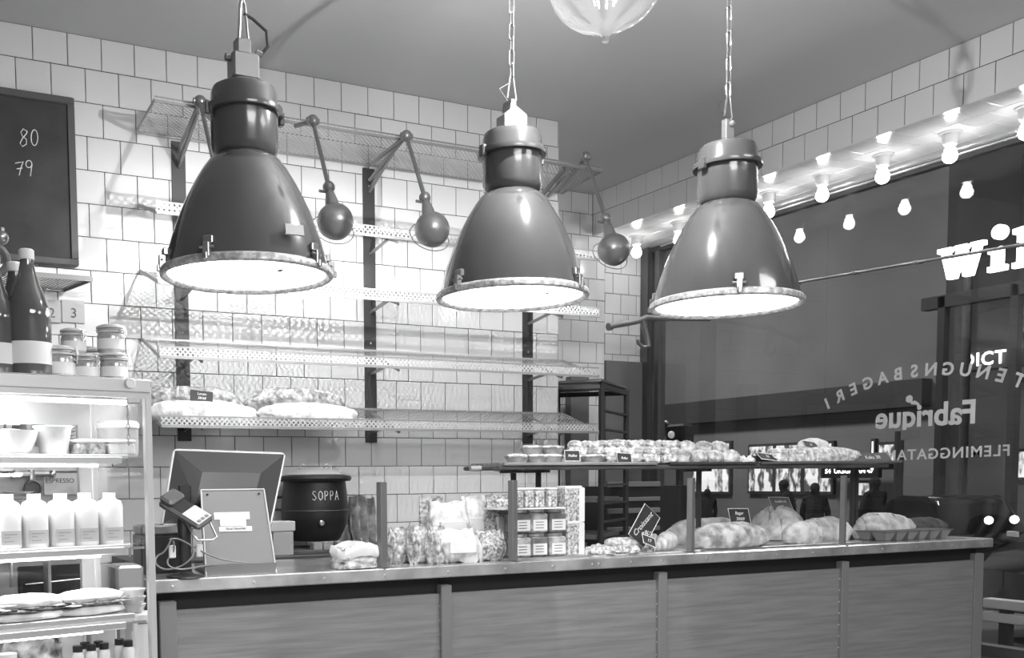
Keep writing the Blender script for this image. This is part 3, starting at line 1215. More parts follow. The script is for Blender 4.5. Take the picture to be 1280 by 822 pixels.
# ------------------------------------------------------------------ breads and pastries
def blob(L_, W_, H_, seed, amp=0.08, freq=3.0, flat=0.25, n=28, m=14, pw=0.8, bend=0.0):
    """rounded loaf resting on z=0, long axis x"""
    b = MB()
    vs, fs = [], []
    off = Vector((seed * 3.7, seed * 1.3, seed * 2.1))
    for j in range(m + 1):
        ph = -math.pi / 2 + math.pi * j / m
        for k in range(n):
            th = 2 * math.pi * k / n
            cx, cy, cz = math.cos(ph) * math.cos(th), math.cos(ph) * math.sin(th), math.sin(ph)
            x = math.copysign(abs(cx) ** pw, cx)
            d = Vector((cx, cy, cz))
            s = 1 + amp * noise.noise(d * freq + off) + amp * 0.4 * noise.noise(d * freq * 3 + off)
            x, y, z = x * s * L_ / 2, cy * s * W_ / 2, cz * s
            z = (max(z, -1 + flat * 2) + (1 - flat * 2)) / (2 - flat * 2) * H_
            y += bend * (x / (L_ / 2)) ** 2 * W_
            vs.append((x, y, max(z, 0.0)))
    for j in range(m):
        for k in range(n):
            a_, b_ = j * n + k, j * n + (k + 1) % n
            fs.append((a_, b_, b_ + n, a_ + n))
    b.add(vs, fs)
    return b


def ridge(L_, W_, H_, x, rr=0.006, tilt=0.3):
    """score mark ridge across a loaf"""
    b = MB()
    pts = []
    for k in range(9):
        a_ = math.pi * (0.12 + 0.76 * k / 8)
        w = math.sqrt(max(0.05, 1 - (2 * x / L_) ** 2))
        pts.append((x + tilt * W_ * math.cos(a_) * 0.5, W_ / 2 * math.cos(a_) * w, H_ * math.sin(a_) * (0.45 + 0.55 * w) * 1.0))
    b.tube(pts, [rr * 0.3] + [rr] * 7 + [rr * 0.3], 6)
    return b


def loaf(px, ly, z, L_, W_, H_, m, lab, rz=0.0, seed=1, scores=(), group=None, name='bread_loaf', pt=None, amp=0.1, n=40, mm=20, pw=0.8, sm=None, tilt=0.35):
    p = pt if pt is not None else cpt(px, ly, z)
    t = empty(name, p, TH + rz, lab, 'bread', group)
    blob(L_, W_, H_, seed, amp=amp, n=n, m=mm, pw=pw).build('crust', m, t, True)
    for x in scores:
        ridge(L_, W_, H_, x, tilt=tilt).build('score', sm or CRUST_D, t, True)
    return t


# four loaves on the lowest wall shelf
ZS4 = 1.574
def wl(px0, px1, y):
    a_, b_ = at(px0, 515, 1, y), at(px1, 515, 1, y)
    return (a_.x + b_.x) / 2, b_.x - a_.x


for px0, px1, y, h, m, lab, s in ((180, 320, -0.255, 0.10, CRUST, 'floury loaf at the front left of the lowest wall shelf', 2), (318, 446, -0.255, 0.10, CRUST, 'floury blotched loaf at the front right end of the bread row', 3),
                                  (176, 300, -0.095, 0.12, CRUST_M, 'darker loaf behind the price sign on the lowest wall shelf', 5), (308, 428, -0.095, 0.13, CRUST_D, 'darkest crusted loaf at the back right of the lowest wall shelf', 6)):
    x, L_ = wl(px0, px1, y)
    x = max(x, XS0 + L_ / 2 - 0.06)
    zz = 1.674 - (-y - 0.015) / 0.341 * 0.121 + 0.004
    t = loaf(0, 0, 0, L_, 0.145, h, m, lab, rz=-TH, seed=s, pt=Vector((x, y, zz - 0.012)), group='large loaves on the lowest wall shelf', scores=(-L_ * 0.15, L_ * 0.22) if s > 4 else ())
    t.rotation_euler = (math.atan2(0.121, 0.341), 0, 0)


def sign(center, w, h, lines, lab, tilt=0.25, rz=0.0, roll=0.0, frame=CHALK, stand=False, size=0.3, m=None, name='price_sign'):
    t = empty(name, center, TH + rz, lab, 'price sign')
    t.rotation_euler = (-tilt, roll, TH + rz)
    b = MB()
    b.box(-w / 2, w / 2, -0.002, 0.002, -h / 2, h / 2, bev=0.001)
    b.build('plate', m or BOARDM, t)
    if frame is not None:
        f = MB()
        r = 0.0022
        f.tube([(-w / 2, -0.002, -h / 2), (w / 2, -0.002, -h / 2), (w / 2, -0.002, h / 2), (-w / 2, -0.002, h / 2)], r, 5, closed=True)
        f.build('border', frame, t)
    for i, tx in enumerate(lines):
        zz = h * (0.5 - (i + 0.8) / (len(lines) + 0.6))
        text_obj(tx, h * size, CHALK, 'writing', t, Matrix.Translation((0, -0.0035, zz)) @ UP, shear=0.2)
    if stand:
        b = MB()
        b.box(-0.01, 0.01, 0.002, 0.02, -h / 2, -h * 0.1)
        b.build('foot', BLACKP, t)
    return t


p = at(252, 495, 1, -0.30)
sign(p, 0.105, 0.050, ['Levain', '38/68'], 'small black price sign reading Levain stuck in the bread on the wall shelf', tilt=0.1, roll=0.09, frame=None, size=0.34)

# ---- lower display (on the counter)
# baguette-like big loaves between posts
p = cpt(868, 0.32)
loaf(884, 0.42, ZC, 0.50, 0.14, 0.125, CRUST, 'long floury loaf behind the third guard post', seed=11, scores=(-0.12, 0.1))
loaf(910, 0.16, ZC, 0.46, 0.17, 0.115, CRUST_D, 'brown crusted loaf with floury patches right of the third guard post', seed=12, rz=0.0, scores=())
loaf(972, 0.42, ZC, 0.27, 0.23, 0.175, CRUST, 'round scored loaf carrying a price sign', seed=13, scores=(-0.05, 0.02, 0.08), name='round_loaf', pw=1.0, tilt=1.0)
loaf(1003, 0.16, ZC, 0.22, 0.14, 0.105, PALEP, 'short pale loaf just left of the rightmost guard post', seed=15, scores=(0.02,))
loaf(1030, 0.32, ZC, 0.34, 0.16, 0.12, CRUST, 'floury loaf directly behind the rightmost guard post', seed=16, scores=(-0.08, 0.06))
loaf(1102, 0.30, ZC, 0.44, 0.17, 0.13, CRUST, 'long pale loaf right of the rightmost guard post', seed=17, scores=(-0.15, -0.05, 0.06, 0.16), sm=CRUST_M)
# paper mould tray
t = empty('paper_mould_tray', cpt(1135, 0.10), TH, 'wavy grey moulded paper tray at right end of the counter', 'tray')
b = MB()
x = 0
for k in range(6):
    o_ = k * 0.082 - 0.16
    for j in range(2):
        y0 = j * 0.09
        top = [(o_, y0, 0.045), (o_ + 0.074, y0, 0.045), (o_ + 0.074, y0 + 0.085, 0.045), (o_, y0 + 0.085, 0.045)]
        bot = [(o_ + 0.018, y0 + 0.018, 0.002), (o_ + 0.056, y0 + 0.018, 0.002), (o_ + 0.056, y0 + 0.067, 0.002), (o_ + 0.018, y0 + 0.067, 0.002)]
        b.add(top + bot, [(0, 1, 5, 4), (1, 2, 6, 5), (2, 3, 7, 6), (3, 0, 4, 7), (4, 5, 6, 7)])
b.build('cups', mat('paper_pulp', 0.32, 0.85), t)
b = MB()
b.box(-0.165, 0.33, -0.004, 0.18, 0.045, 0.048)
b.build('lid_flap', mat('paper_pulp_lid', 0.12, 0.85), t)
loaf(1152, 0.34, ZC, 0.34, 0.15, 0.10, mat('dark_rye_crust', 0.06, 0.85, nz=(20, 0.04, 0.1)), 'dark loaf behind the paper mould tray', seed=19)
# paper sheet under loaves
b = MB()
b.box(0, 1.05, 0, 0.42, 0, 0.006, bev=0.001)
o = b.build('baking_sheet', STEEL, loc=cpt(868, 0.09), rot=(0, 0, TH))
tag(o, 'flat metal baking sheet under the loaves right of the third guard post', 'tray')
for o in list(COL.objects):
    if o.name.startswith(('bread_loaf', 'round_loaf')) and o.parent is None and abs(o.location.z - ZC) < 1e-4 and o.location.x < 3.6:
        o.location.z += 0.006
b = MB()
b.box(0, 0.62, 0, 0.34, 0, 0.006, bev=0.001)
o = b.build('baking_sheet', PALEP, loc=cpt(732, 0.07), rot=(0, 0, TH))
tag(o, 'pale paper covered sheet under the croissant and cookies', 'tray')


def croissant(p, rz, lab, s=1.0):
    t = empty('croissant', p, rz, lab, 'croissant')
    segs = 9
    for k in range(segs):
        u = (k - (segs - 1) / 2) / ((segs - 1) / 2)
        a_ = u * 1.25
        r = (0.037 - 0.024 * abs(u) ** 1.4) * s
        c = Vector((0.062 * s * math.sin(a_), 0.035 * s * (1 - math.cos(a_)), r * 0.95))
        b = MB()
        M = Matrix.Translation(c) @ Matrix.Rotation(a_ * 0.9, 4, 'Z')
        b.ball((0, 0, 0), r, 16, 10, (0.55, 1.0, 0.95), M)
        b.build('dough_layer', mat('croissant_crust', 0.5, 0.45, nz=(30, 0.4, 0.72), stretch=(3, 1, 1)), t, True)
    return t


croissant(cpt(834, 0.10, ZC + 0.006), TH + 0.5, 'plump glazed croissant left of the third guard post', 1.25)
croissant(cpt(812, 0.24, ZC + 0.006), TH + 2.6, 'second croissant half hidden behind the big slanted price sign', 1.1)


def bun_mesh(kind, seed):
    if kind == 'cookie':
        b = blob(0.085, 0.085, 0.03, seed, 0.35, 4, 0.2, 18, 9, 1)
        for k in range(8):
            a_ = k * 0.8 + seed
            b.ball((0.026 * math.cos(a_), 0.026 * math.sin(a_), 0.022), 0.011, 7, 5)
        b.ball((0, 0, 0.027), 0.012, 7, 5)
    elif kind == 'knot':
        b = blob(0.10, 0.09, 0.055, seed, 0.3, 3, 0.2, 20, 10, 1)
        for k in range(3):
            pts = []
            for q in range(9):
                a_ = q / 8 * math.pi * 1.2 + k * 2.1
                pts.append((0.034 * math.cos(a_), 0.032 * math.sin(a_), 0.030 + 0.026 * math.sin(q / 8 * math.pi)))
            b.tube(pts, [0.006, 0.012, 0.014, 0.015, 0.015, 0.015, 0.014, 0.012, 0.006], 7)
    elif kind == 'round':
        b = blob(0.095, 0.09, 0.062, seed, 0.16, 5, 0.15, 20, 12, 1)
        for k in range(14):
            a_, r = k * 2.4, 0.012 + 0.0022 * k
            b.ball((r * math.cos(a_), r * math.sin(a_), 0.058 - 9 * r * r), 0.0045, 5, 4)
    elif kind == 'small':
        b = blob(0.05, 0.05, 0.028, seed, 0.35, 4, 0.15, 14, 8, 1)
        b.ball((0, 0, 0.027), 0.01, 8, 5)
    return b


PM = {}
def pastry(kind, p, lab, group, rz, seed=0):
    key = (kind, seed % 3)
    m = {'cookie': COOKIE, 'knot': BUNM, 'round': CRUST_M, 'small': PALEP}[kind]
    nm = {'cookie': 'oat_cookie', 'knot': 'knotted_bun', 'round': 'seeded_bun', 'small': 'small_biscuit'}[kind]
    if key not in PM:
        o = bun_mesh(kind, seed + 1).build(nm, m, None, True)
        PM[key] = o.data
    else:
        o = bpy.data.objects.new(nm, PM[key])
        COL.objects.link(o)
    o.location = p
    o.rotation_euler = (0, 0, rz)
    return tag(o, lab, {'cookie': 'cookie', 'knot': 'bun', 'round': 'bun', 'small': 'biscuit'}[kind], group)


# small pies in foil cups: left third of upper shelf
pie0 = None
def pie(p, lab, s=1.0):
    global pie0
    if pie0 is None:
        t = empty('small_pie', p, 0, lab, 'pie', 'small pies on the upper shelf')
        b = MB()
        b.lathe([(0.036, 0), (0.052, 0.030), (0.054, 0.030), (0.050, 0.026)], 24, cap=True)
        b.build('foil_cup', mat('pie_crust_side', 0.42, 0.5, nz=(20, 0.3, 0.5)), t, True)
        b = blob(0.105, 0.105, 0.018, 3, 0.2, 4, 0.2, 20, 8, 1)
        b.v = [(x, y, z + 0.024) for x, y, z in b.v]
        b.build('crumble_top', COOKIE, t, True)
        pie0 = t
    else:
        t = copy_tree(pie0)
        t['label'] = lab
    t.location = p
    t.rotation_euler = (0, 0, random.uniform(0, 3))
    return t


ZT = ZU + 0.007
ppl = [(646, 0.05), (671, 0.07), (689, 0.055), (706, 0.16), (742, 0.055), (727, 0.15), (668, 0.19)]
pwords = ['leftmost small pie on the upper shelf', 'second small pie from the left on the upper shelf', 'small pie just left of the framed sign on the upper shelf',
          'small pie behind the leftmost framed sign on the upper shelf', 'small pie just right of the leftmost framed sign', 'small pie in the back row behind that beside the first sign', 'small pie raised at the back left of the upper shelf']
for (px, ly), w in zip(ppl, pwords):
    pie(cpt(px, LYU + ly, ZT), w)
for px, ly, lv, w in ((665, 0.20, 1, 'small pie stacked on the back left pie'), (690, 0.19, 1, 'small pie stacked on top behind the second pie'), (700, 0.22, 0, 'small pie at the very back near the first sign')):
    if lv == 0 or True:
        pie(cpt(px, LYU + ly, ZT + 0.042 * lv), w)
pos = []
for px in (768, 792, 812, 832, 752, 776, 800, 822, 845):
    pos.append((px, 0.05 if px % 2 == 0 else 0.14, 0))
n = 0
WH = ['front row', 'back row', 'upper layer']
seq = [(764, .06, 0), (790, .05, 0), (812, .05, 0), (834, .05, 0), (752, .15, 0), (777, .15, 0), (801, .15, 0), (823, .15, 0), (845, .16, 0),
       (771, .10, 1), (794, .10, 1), (815, .10, 1), (837, .11, 1), (745, .20, 1), (722, .21, 1), (759, .19, 1), (783, .20, 1)]
ords = ['first', 'second', 'third', 'fourth', 'fifth', 'sixth', 'seventh', 'eighth', 'ninth']
cnt = {}
for px, ly, lv in seq:
    row = ('front row' if ly < 0.08 else 'rear row') if lv == 0 else ('top layer' if ly < 0.15 else 'upper back row')
    cnt[row] = cnt.get(row, 0) + 1
    pastry('knot', cpt(px, LYU + ly, ZT + 0.036 * lv), '%s knotted bun from the left in the %s' % (ords[cnt[row] - 1], row), 'sugared knotted buns on the upper shelf', random.uniform(0, 6), n)
    n += 1
cnt = {}
for px, ly, lv in [(852, .05, 0), (872, .05, 0), (892, .05, 0), (862, .15, 0), (882, .15, 0), (902, .13, 0), (912, .06, 0), (858, .10, 1), (879, .10, 1), (898, .11, 1)]:
    row = ('front row' if ly < 0.08 else 'rear row') if lv == 0 else 'top layer'
    cnt[row] = cnt.get(row, 0) + 1
    pastry('round', cpt(px, LYU + ly, ZT + 0.042 * lv), '%s seeded round bun from the left in the %s' % (ords[cnt[row] - 1], row), 'seeded round buns on the upper shelf', random.uniform(0, 6), n)
    n += 1
for k, (px, ly) in enumerate([(921, .05), (929, .07), (937, .05), (944, .08), (925, .12), (934, .14)]):
    pastry('small', cpt(px, LYU + ly, ZT), '%s little pale biscuit right of the seeded buns on the upper shelf' % ords[k], 'little pale biscuits on the upper shelf', k, k)
for k, (px, ly) in enumerate([(972, .05), (985, .06), (998, .05), (979, .14), (991, .15), (1000, .16)]):
    pastry('knot', cpt(px, LYU + ly, ZT), '%s crumbly bun from the left, beside the dark box on the upper shelf' % ords[k], 'crumbly buns on the right tray', k, k)
# long pastry row right
loaf(0, 0, 0, 0.46, 0.12, 0.075, BUNM, 'long crumb covered cake on the right tray of the upper shelf', seed=31, pt=cpt(1032, LYU + 0.08, ZT + 0.003), name='crumb_cake', amp=0.12)
loaf(0, 0, 0, 0.17, 0.13, 0.06, PALEP, 'round pale loaf with a sign on it, raised at right of the upper shelf', seed=33, pt=cpt(1016, LYU + 0.22, ZT + 0.068), name='round_loaf', pw=1.0)
t = COL.objects.get('round_loaf.001')
b = MB()
b.box(0, 0.2, 0, 0.12, 0, 0.066, bev=0.003)
o = b.build('pastry_box', CARDM, loc=cpt(1000, LYU + 0.17, ZT), rot=(0, 0, TH))
tag(o, 'low pale box holding up the round pale loaf on the upper shelf', 'box')
# cookies on counter left of croissant
for k, (px, ly, lv) in enumerate([(742, .10, 0), (757, .09, 0), (773, .10, 0), (788, .09, 0), (748, .20, 0), (765, .19, 0), (781, .21, 0), (798, .16, 0)]):
    pastry('cookie', cpt(px, ly, ZC + 0.007), '%s oat cookie from the jars, on the counter left of the croissant' % ords[k], 'oat cookies on the counter', k, k)
for k, (px, ly) in enumerate([(777, .13), (793, .13)]):
    loaf(0, 0, 0, 0.15, 0.05, 0.04, BUNM, '%s elongated pastry lying among the oat cookies' % ('left' if k == 0 else 'right'), seed=41 + k, pt=cpt(px, ly + 0.02, ZC + 0.032), rz=-0.5 + 0.3 * k, name='long_pastry', n=20, mm=10)

# signs on the shelves
sign(cplane(715, 569.5, LYU + 0.0), 0.075, 0.045, ['Muffins'], 'small white framed price sign among the small pies on the upper shelf', tilt=0.12, size=0.34, stand=True)
sign(cplane(780, 572.5, LYU + 0.0), 0.076, 0.045, ['Bullar'], 'small white framed price sign before the knotted buns on the upper shelf', tilt=0.25, roll=0.06, size=0.34, stand=True)
sign(cplane(860, 559, LYU + 0.14), 0.085, 0.045, ['28'], 'tilted white framed price sign on top of the seeded buns', tilt=0.5, roll=0.1, size=0.4)
t = sign(cplane(959, 571, LYU + 0.03), 0.11, 0.05, ['35'], 'flat leaning black sign on its dark box at right of the biscuits', tilt=0.9, roll=0.1, size=0.4)
b = MB()
b.box(0, 0.13, 0, 0.10, 0, 0.032, bev=0.003)
o = b.build('dark_box', BLACKP, loc=cpt(943, LYU + 0.04, ZT + 0.002), rot=(0, 0, TH))
tag(o, 'dark low box under the leaning black sign on the upper shelf', 'box')
sign(cplane(1013, 556, LYU + 0.16), 0.095, 0.042, ['32'], 'small tilted price sign on the round pale loaf of the upper shelf', tilt=0.6, roll=0.12, size=0.4)
b = MB()
b.add([(0, 0, 0), (0.30, 0, 0), (0.245, 0.0, 0.06), (0.02, 0.0, 0.055)], [(0, 1, 2, 3)])
t = sign(cplane(1090, 572, LYU + 0.04), 0.25, 0.065, ['Kaka 30'], 'wide dark sign leaning at right end of the upper shelf', tilt=0.7, roll=-0.02, size=0.5, frame=None)
sign(cplane(805, 657, 0.12), 0.105, 0.165, [], 'large slanted black price sign reading Croissant 38 on the counter', tilt=0.1, roll=math.radians(38), size=0.2)
sg = [o for o in COL.objects if o.get('label', '').startswith('large slanted')][0]
text_obj('Croissant', 0.036, CHALK, 'writing', sg, Matrix.Translation((-0.012, -0.004, 0.0)) @ UP @ Matrix.Rotation(R_(78), 4, 'Z'), shear=0.3)
text_obj('38:-', 0.036, CHALK, 'writing', sg, Matrix.Translation((0.028, -0.004, -0.02)) @ UP @ Matrix.Rotation(R_(58), 4, 'Z'))
sign(cplane(811, 677, 0.045) + Vector((0, 0, 0.004)), 0.072, 0.046, ['17'], 'small white framed sign lying at the foot of the big slanted sign', tilt=0.6, roll=0.35, size=0.5)
sign(cplane(924, 645, 0.25), 0.125, 0.075, ['Bager', '39/69'], 'black price sign reading 39/69 stuck behind the brown loaf', tilt=0.3, roll=0.02, size=0.3)
sign(cplane(976, 630, 0.40), 0.135, 0.078, ['Lantbrod', '52'], 'pale framed grey price sign on top of the round scored loaf', tilt=0.5, roll=0.03, m=mat('grey_sign', 0.16, 0.5), size=0.26)

# ------------------------------------------------------------------ POS, terminal
pb = cpt(300, 0.11)
ps = empty('cash_register_screen', pb, TH - 0.10, 'point of sale screen seen from behind, light grey stand with sticker', 'cash register')
s_ = depth(pb) / F_PX
# stand panel leaning back
w0, w1, hh = 88 * s_, 80 * s_, 104 * s_
b = MB()
b.add([(-w0 / 2, -0.03, 0.0), (w0 / 2, -0.03, 0.0), (w1 / 2 - 0.01, 0.06, hh), (-w1 / 2 - 0.01, 0.06, hh),
       (-w0 / 2, 0.02, 0.0), (w0 / 2, 0.02, 0.0), (w1 / 2 - 0.01, 0.09, hh), (-w1 / 2 - 0.01, 0.09, hh)],
      [(0, 1, 2, 3), (5, 4, 7, 6), (0, 3, 7, 4), (1, 5, 6, 2), (3, 2, 6, 7), (0, 4, 5, 1)])
b.build('stand', GREYP, ps)
b = MB()
for (xa, za, ya), (xb_, zb_, yb_) in (((-w0 / 2, 0, -0.032), (-w1 / 2 - 0.01, hh, 0.058)), ((w0 / 2, 0, -0.032), (w1 / 2 - 0.01, hh, 0.058)), ((-w1 / 2 - 0.01, hh, 0.058), (w1 / 2 - 0.01, hh, 0.058))):
    b.tube([(xa, ya, za), (xb_, yb_, zb_)], 0.003, 6)
b.build('stand_edge', GREYPL, ps)
b = MB()
b.box(-w0 / 2, w0 / 2, -0.031, -0.02, 0.0, 0.036)
b.build('stand_foot', GREYP, ps)
b = MB()
b.box(-w0 / 2, w0 / 2 + 0.01, 0.0, 0.26, 0.0, 0.02, bev=0.004)
b.build('base_plate', BLACKP, ps)
sl = math.atan2(0.09, hh)
MS = Matrix.Translation((-0.01, -0.03 + 0.09 * 0.66 - 0.0035, hh * 0.66)) @ Matrix.Rotation(-sl, 4, 'X')
b = MB()
b.box(-0.075, 0.055, 0, 0.002, -0.005, 0.022, MS)
b.box(-0.055, 0.04, 0, 0.002, -0.03, -0.004, MS)
b.box(-0.06, 0.06, 0, 0.002, -0.05, -0.032, MS)
b.build('sticker', PAPER, ps)
text_obj('TRAKTERAMER', 0.011, INK, 'sticker_print', ps, MS @ Matrix.Translation((0, -0.001, -0.041)) @ UP)
for x in (-w1 / 2 + 0.012, w1 / 2 - 0.03):
    b = MB()
    b.ball((x, 0.050, hh - 0.016), 0.004, 8, 5)
    b.build('bolt', BLACKP, ps)
# monitor: back side faces the camera, bowl shaped housing
q00, q10, q11, q01 = (cplane(206, 640, 0.20), cplane(340, 640, 0.20), cplane(355, 568, 0.22), cplane(219, 563, 0.22))
inv = ps.matrix_basis.inverted()
loc_ = lambda v: inv @ v
A = [loc_(q00) + Vector((0, 0.00, 0)), loc_(q10), loc_(q11) + Vector((0, 0.06, 0)), loc_(q01) + Vector((0, 0.06, 0))]
A = [loc_(cplane(203, 655, 0.27)), loc_(cplane(338, 655, 0.27)), loc_(cplane(356, 567, 0.33)), loc_(cplane(218, 562, 0.33))]
nrm = (A[1] - A[0]).cross(A[3] - A[0]).normalized()      # towards camera (-y)
if nrm.y > 0:
    nrm = -nrm
cen = sum(A, Vector()) / 4
B_ = [cen + (a_ - cen) * Vector((0.55, 1, 0.42)).x + nrm * 0.0 for a_ in A]
B_ = []
for a_ in A:
    d2 = a_ - cen
    B_.append(cen + Vector((d2.x * 0.52, d2.y * 0.5, d2.z * 0.42 - 0.012)) + nrm * 0.055)
b = MB()
b.add(A + B_, [(0, 1, 5, 4), (1, 2, 6, 5), (2, 3, 7, 6), (3, 0, 4, 7), (4, 5, 6, 7)])
b.build('monitor_back', mat('monitor_back_plastic', 0.06, 0.3), ps, False)
fr = [a_ - nrm * 0.004 for a_ in A]
b = MB()
rc_ = []
for i in range(4):
    a0, a1, a2 = fr[i - 1], fr[i], fr[(i + 1) % 4]
    u_, v_ = (a0 - a1).normalized(), (a2 - a1).normalized()
    for k in range(5):
        s2 = k / 4
        rc_.append(a1 + u_ * 0.016 * (1 - s2) ** 2 + v_ * 0.016 * s2 ** 2)
b.tube(rc_, 0.006, 8, closed=True)
b.build('monitor_bezel', GREYPL, ps, True)
b = MB()
b.add([a_ - nrm * 0.002 for a_ in A] + [a_ - nrm * 0.016 for a_ in A], [(0, 1, 2, 3), (7, 6, 5, 4), (0, 4, 5, 1), (1, 5, 6, 2), (2, 6, 7, 3), (3, 7, 4, 0)])
b.build('screen', BLACKP, ps)
b = MB()
b.bar(cen + nrm * 0.045 + Vector((0, 0, -0.02)), Vector((-0.01, 0.12, hh - 0.06)), 0.10, 0.02)
b.build('mount_neck', GREYP, ps)
b = MB()
b.box(-0.20, -0.155, 0.10, 0.12, hh - 0.11, hh + 0.02, bev=0.004)
b.build('card_reader_side', BLACKP, ps)

# card terminal on its pole
tp = cpt(232, 0.055)
ts = depth(tp) / F_PX
tt = empty('card_terminal', tp, TH, 'card payment terminal on a pole stand with dangling cables', 'card terminal')
b = MB()
b.lathe([(0.066, 0), (0.064, 0.006), (0.030, 0.012), (0.022, 0.02), (0.022, 0.14), (0.027, 0.20), (0.020, 0.21)], 28, cap=True)
b.build('pole_stand', BLACKP, tt, True)
H = Matrix.Translation((0.00, 0.0, 0.232)) @ Matrix.Rotation(R_(50), 4, 'Z') @ Matrix.Rotation(R_(30), 4, 'X') @ Matrix.Rotation(R_(-26), 4, 'Y')
b = MB()
b.box(-0.045, 0.045, -0.095, 0.08, -0.012, 0.014, H, bev=0.008)
b.box(-0.042, 0.042, 0.03, 0.085, 0.010, 0.034, H, bev=0.008)
b.build('terminal_body', mat('terminal_grey', 0.10, 0.35), tt)
b = MB()
b.box(-0.034, 0.034, -0.012, 0.036, 0.014, 0.0165, H)
b.build('terminal_display', BLACKP, tt)
b = MB()
b.box(-0.038, 0.038, -0.088, -0.016, 0.0142, 0.0158, H)
b.build('keypad_plate', mat('keypad_plate', 0.55, 0.5), tt)
for i in range(3):
    for j in range(4):
        b = MB()
        b.box(-0.032 + i * 0.022, -0.015 + i * 0.022, -0.084 + j * 0.017, -0.072 + j * 0.017, 0.015, 0.019, H, bev=0.002)
        b.build('key', mat('key_cap', 0.75, 0.5) if j else mat('key_cap_dark', 0.2, 0.5), tt)
b = MB()
b.tube([(0.0, -0.025, 0.19), (0.01, -0.05, 0.165), (0.03, -0.06, 0.13), (0.085, -0.06, 0.13), (0.10, -0.05, 0.14), (0.085, -0.02, 0.19)], 0.0035, 7)
b.build('wire_handle', STEEL, tt, True)
cabs = []
for i, pxs in enumerate(([(215, 672), (206, 690), (196, 694), (193, 704), (204, 712), (222, 710), (238, 700), (243, 690), (240, 684)],
                         [(212, 674), (222, 672), (240, 682), (262, 694), (285, 701), (310, 703)],
                         [(217, 676), (218, 690), (208, 700), (212, 709), (228, 712), (252, 707), (268, 706)])):
    b = MB()
    pts = []
    for k, (x, y) in enumerate(pxs):
        q = cplane(x, y, 0.015 + 0.012 * (k % 3))
        q.z = max(q.z, ZC + 0.006)
        pts.append(tt.matrix_basis.inverted() @ q)
    # smooth
    for _ in range(2):
        np_ = [pts[0]]
        for k in range(len(pts) - 1):
            np_ += [pts[k] * 0.75 + pts[k + 1] * 0.25, pts[k] * 0.25 + pts[k + 1] * 0.75]
        pts = np_ + [pts[-1]]
    b.tube(pts, 0.0032, 6)
    b.build('cable', mat('grey_cable', 0.22, 0.5), tt, True)
for dx in (-0.05, 0.045):
    b = MB()
    b.box(dx - 0.012, dx + 0.012, -0.03, -0.018, 0.07, 0.115, bev=0.003)
    b.build('cable_clip', GREYPL, tt)
# box behind the terminal
p = cpt(215, 0.25)
t = empty('receipt_printer', p, TH, 'black receipt printer with steel lid behind the card terminal', 'printer')
b = MB()
b.box(-0.11, 0.055, 0, 0.16, 0, 0.14, bev=0.006)
b.build('body', BLACKP, t)
b = MB()
b.box(-0.11, 0.055, -0.004, 0.15, 0.142, 0.175, bev=0.006)
b.build('lid', STEEL, t)

# ------------------------------------------------------------------ soup kettle
kp = at(396, 600, 1, -0.30)
kp.z = ZC - 0.012
b0 = MB()
ks = depth(kp) / F_PX
t = empty('tray_board', (kp.x - 0.02, -0.30, kp.z), 0, 'dark wooden board with wooden blocks under the soup kettle', 'board')
b0.box(-0.24, 0.30, -0.17, 0.19, 0, 0.018, bev=0.003)
b0.build('board', WOOD_D, t)
for x in (-0.07, -0.02, 0.05):
    b0 = MB()
    b0.box(x, x + 0.045, -0.168, -0.12, 0.018, 0.052, bev=0.002)
    b0.build('wooden_block', WOOD, t)
kb = Vector((kp.x, -0.27, kp.z + 0.052))
kt = empty('soup_kettle', kb, 0, 'black soup kettle with steel lid, chalked SOPPA', 'soup kettle')
ztop = at(396, 598, 1, -0.3).z - kb.z      # rim height
hR = (ztop)
b = MB()
b.lathe([(0.0001, 0.0), (0.115, 0.0), (0.125, 0.012), (0.148, 0.06), (0.163, 0.10), (0.165, hR * 0.48), (0.160, hR * 0.72), (0.152, hR - 0.012)], 48, cap=False)
b.build('body', KETTLE, kt, True)
b = MB()
b.lathe([(0.165, hR * 0.485), (0.1675, hR * 0.49), (0.165, hR * 0.50)], 48, cap=False)
b.build('seam', STEEL_D, kt, True)
b = MB()
b.lathe([(0.150, hR - 0.014), (0.176, hR - 0.012), (0.182, hR + 0.0), (0.178, hR + 0.012), (0.14, hR + 0.02), (0.13, hR + 0.02)], 48, cap=False)
b.build('rim', KETTLE, kt, True)
b = MB()
b.lathe([(0.140, hR + 0.018), (0.135, hR + 0.022), (0.12, hR + 0.03), (0.10, hR + 0.042), (0.05, hR + 0.050), (0.0001, hR + 0.052)], 40, cap=False)
b.build('lid', mat('lid_steel', 0.7, 0.3, 0.6), kt, True)
for x in (-0.055, 0.062):
    b = MB()
    b.tube([(x - 0.014, -0.03, hR + 0.045), (x - 0.012, -0.03, hR + 0.062), (x, -0.03, hR + 0.07), (x + 0.012, -0.03, hR + 0.062), (x + 0.014, -0.03, hR + 0.045)], 0.003, 6)
    b.build('lid_handle', STEEL, kt, True)
b = MB()
b.lathe([(0.013, 0), (0.013, 0.012), (0.009, 0.016), (0.0001, 0.016)], 20, Matrix.Rotation(R_(12), 4, 'Z') @ Matrix.Translation((0, -0.163, hR * 0.30)) @ Matrix.Rotation(math.pi / 2, 4, 'X'), cap=False)
b.build('dial', STEEL, kt, True)
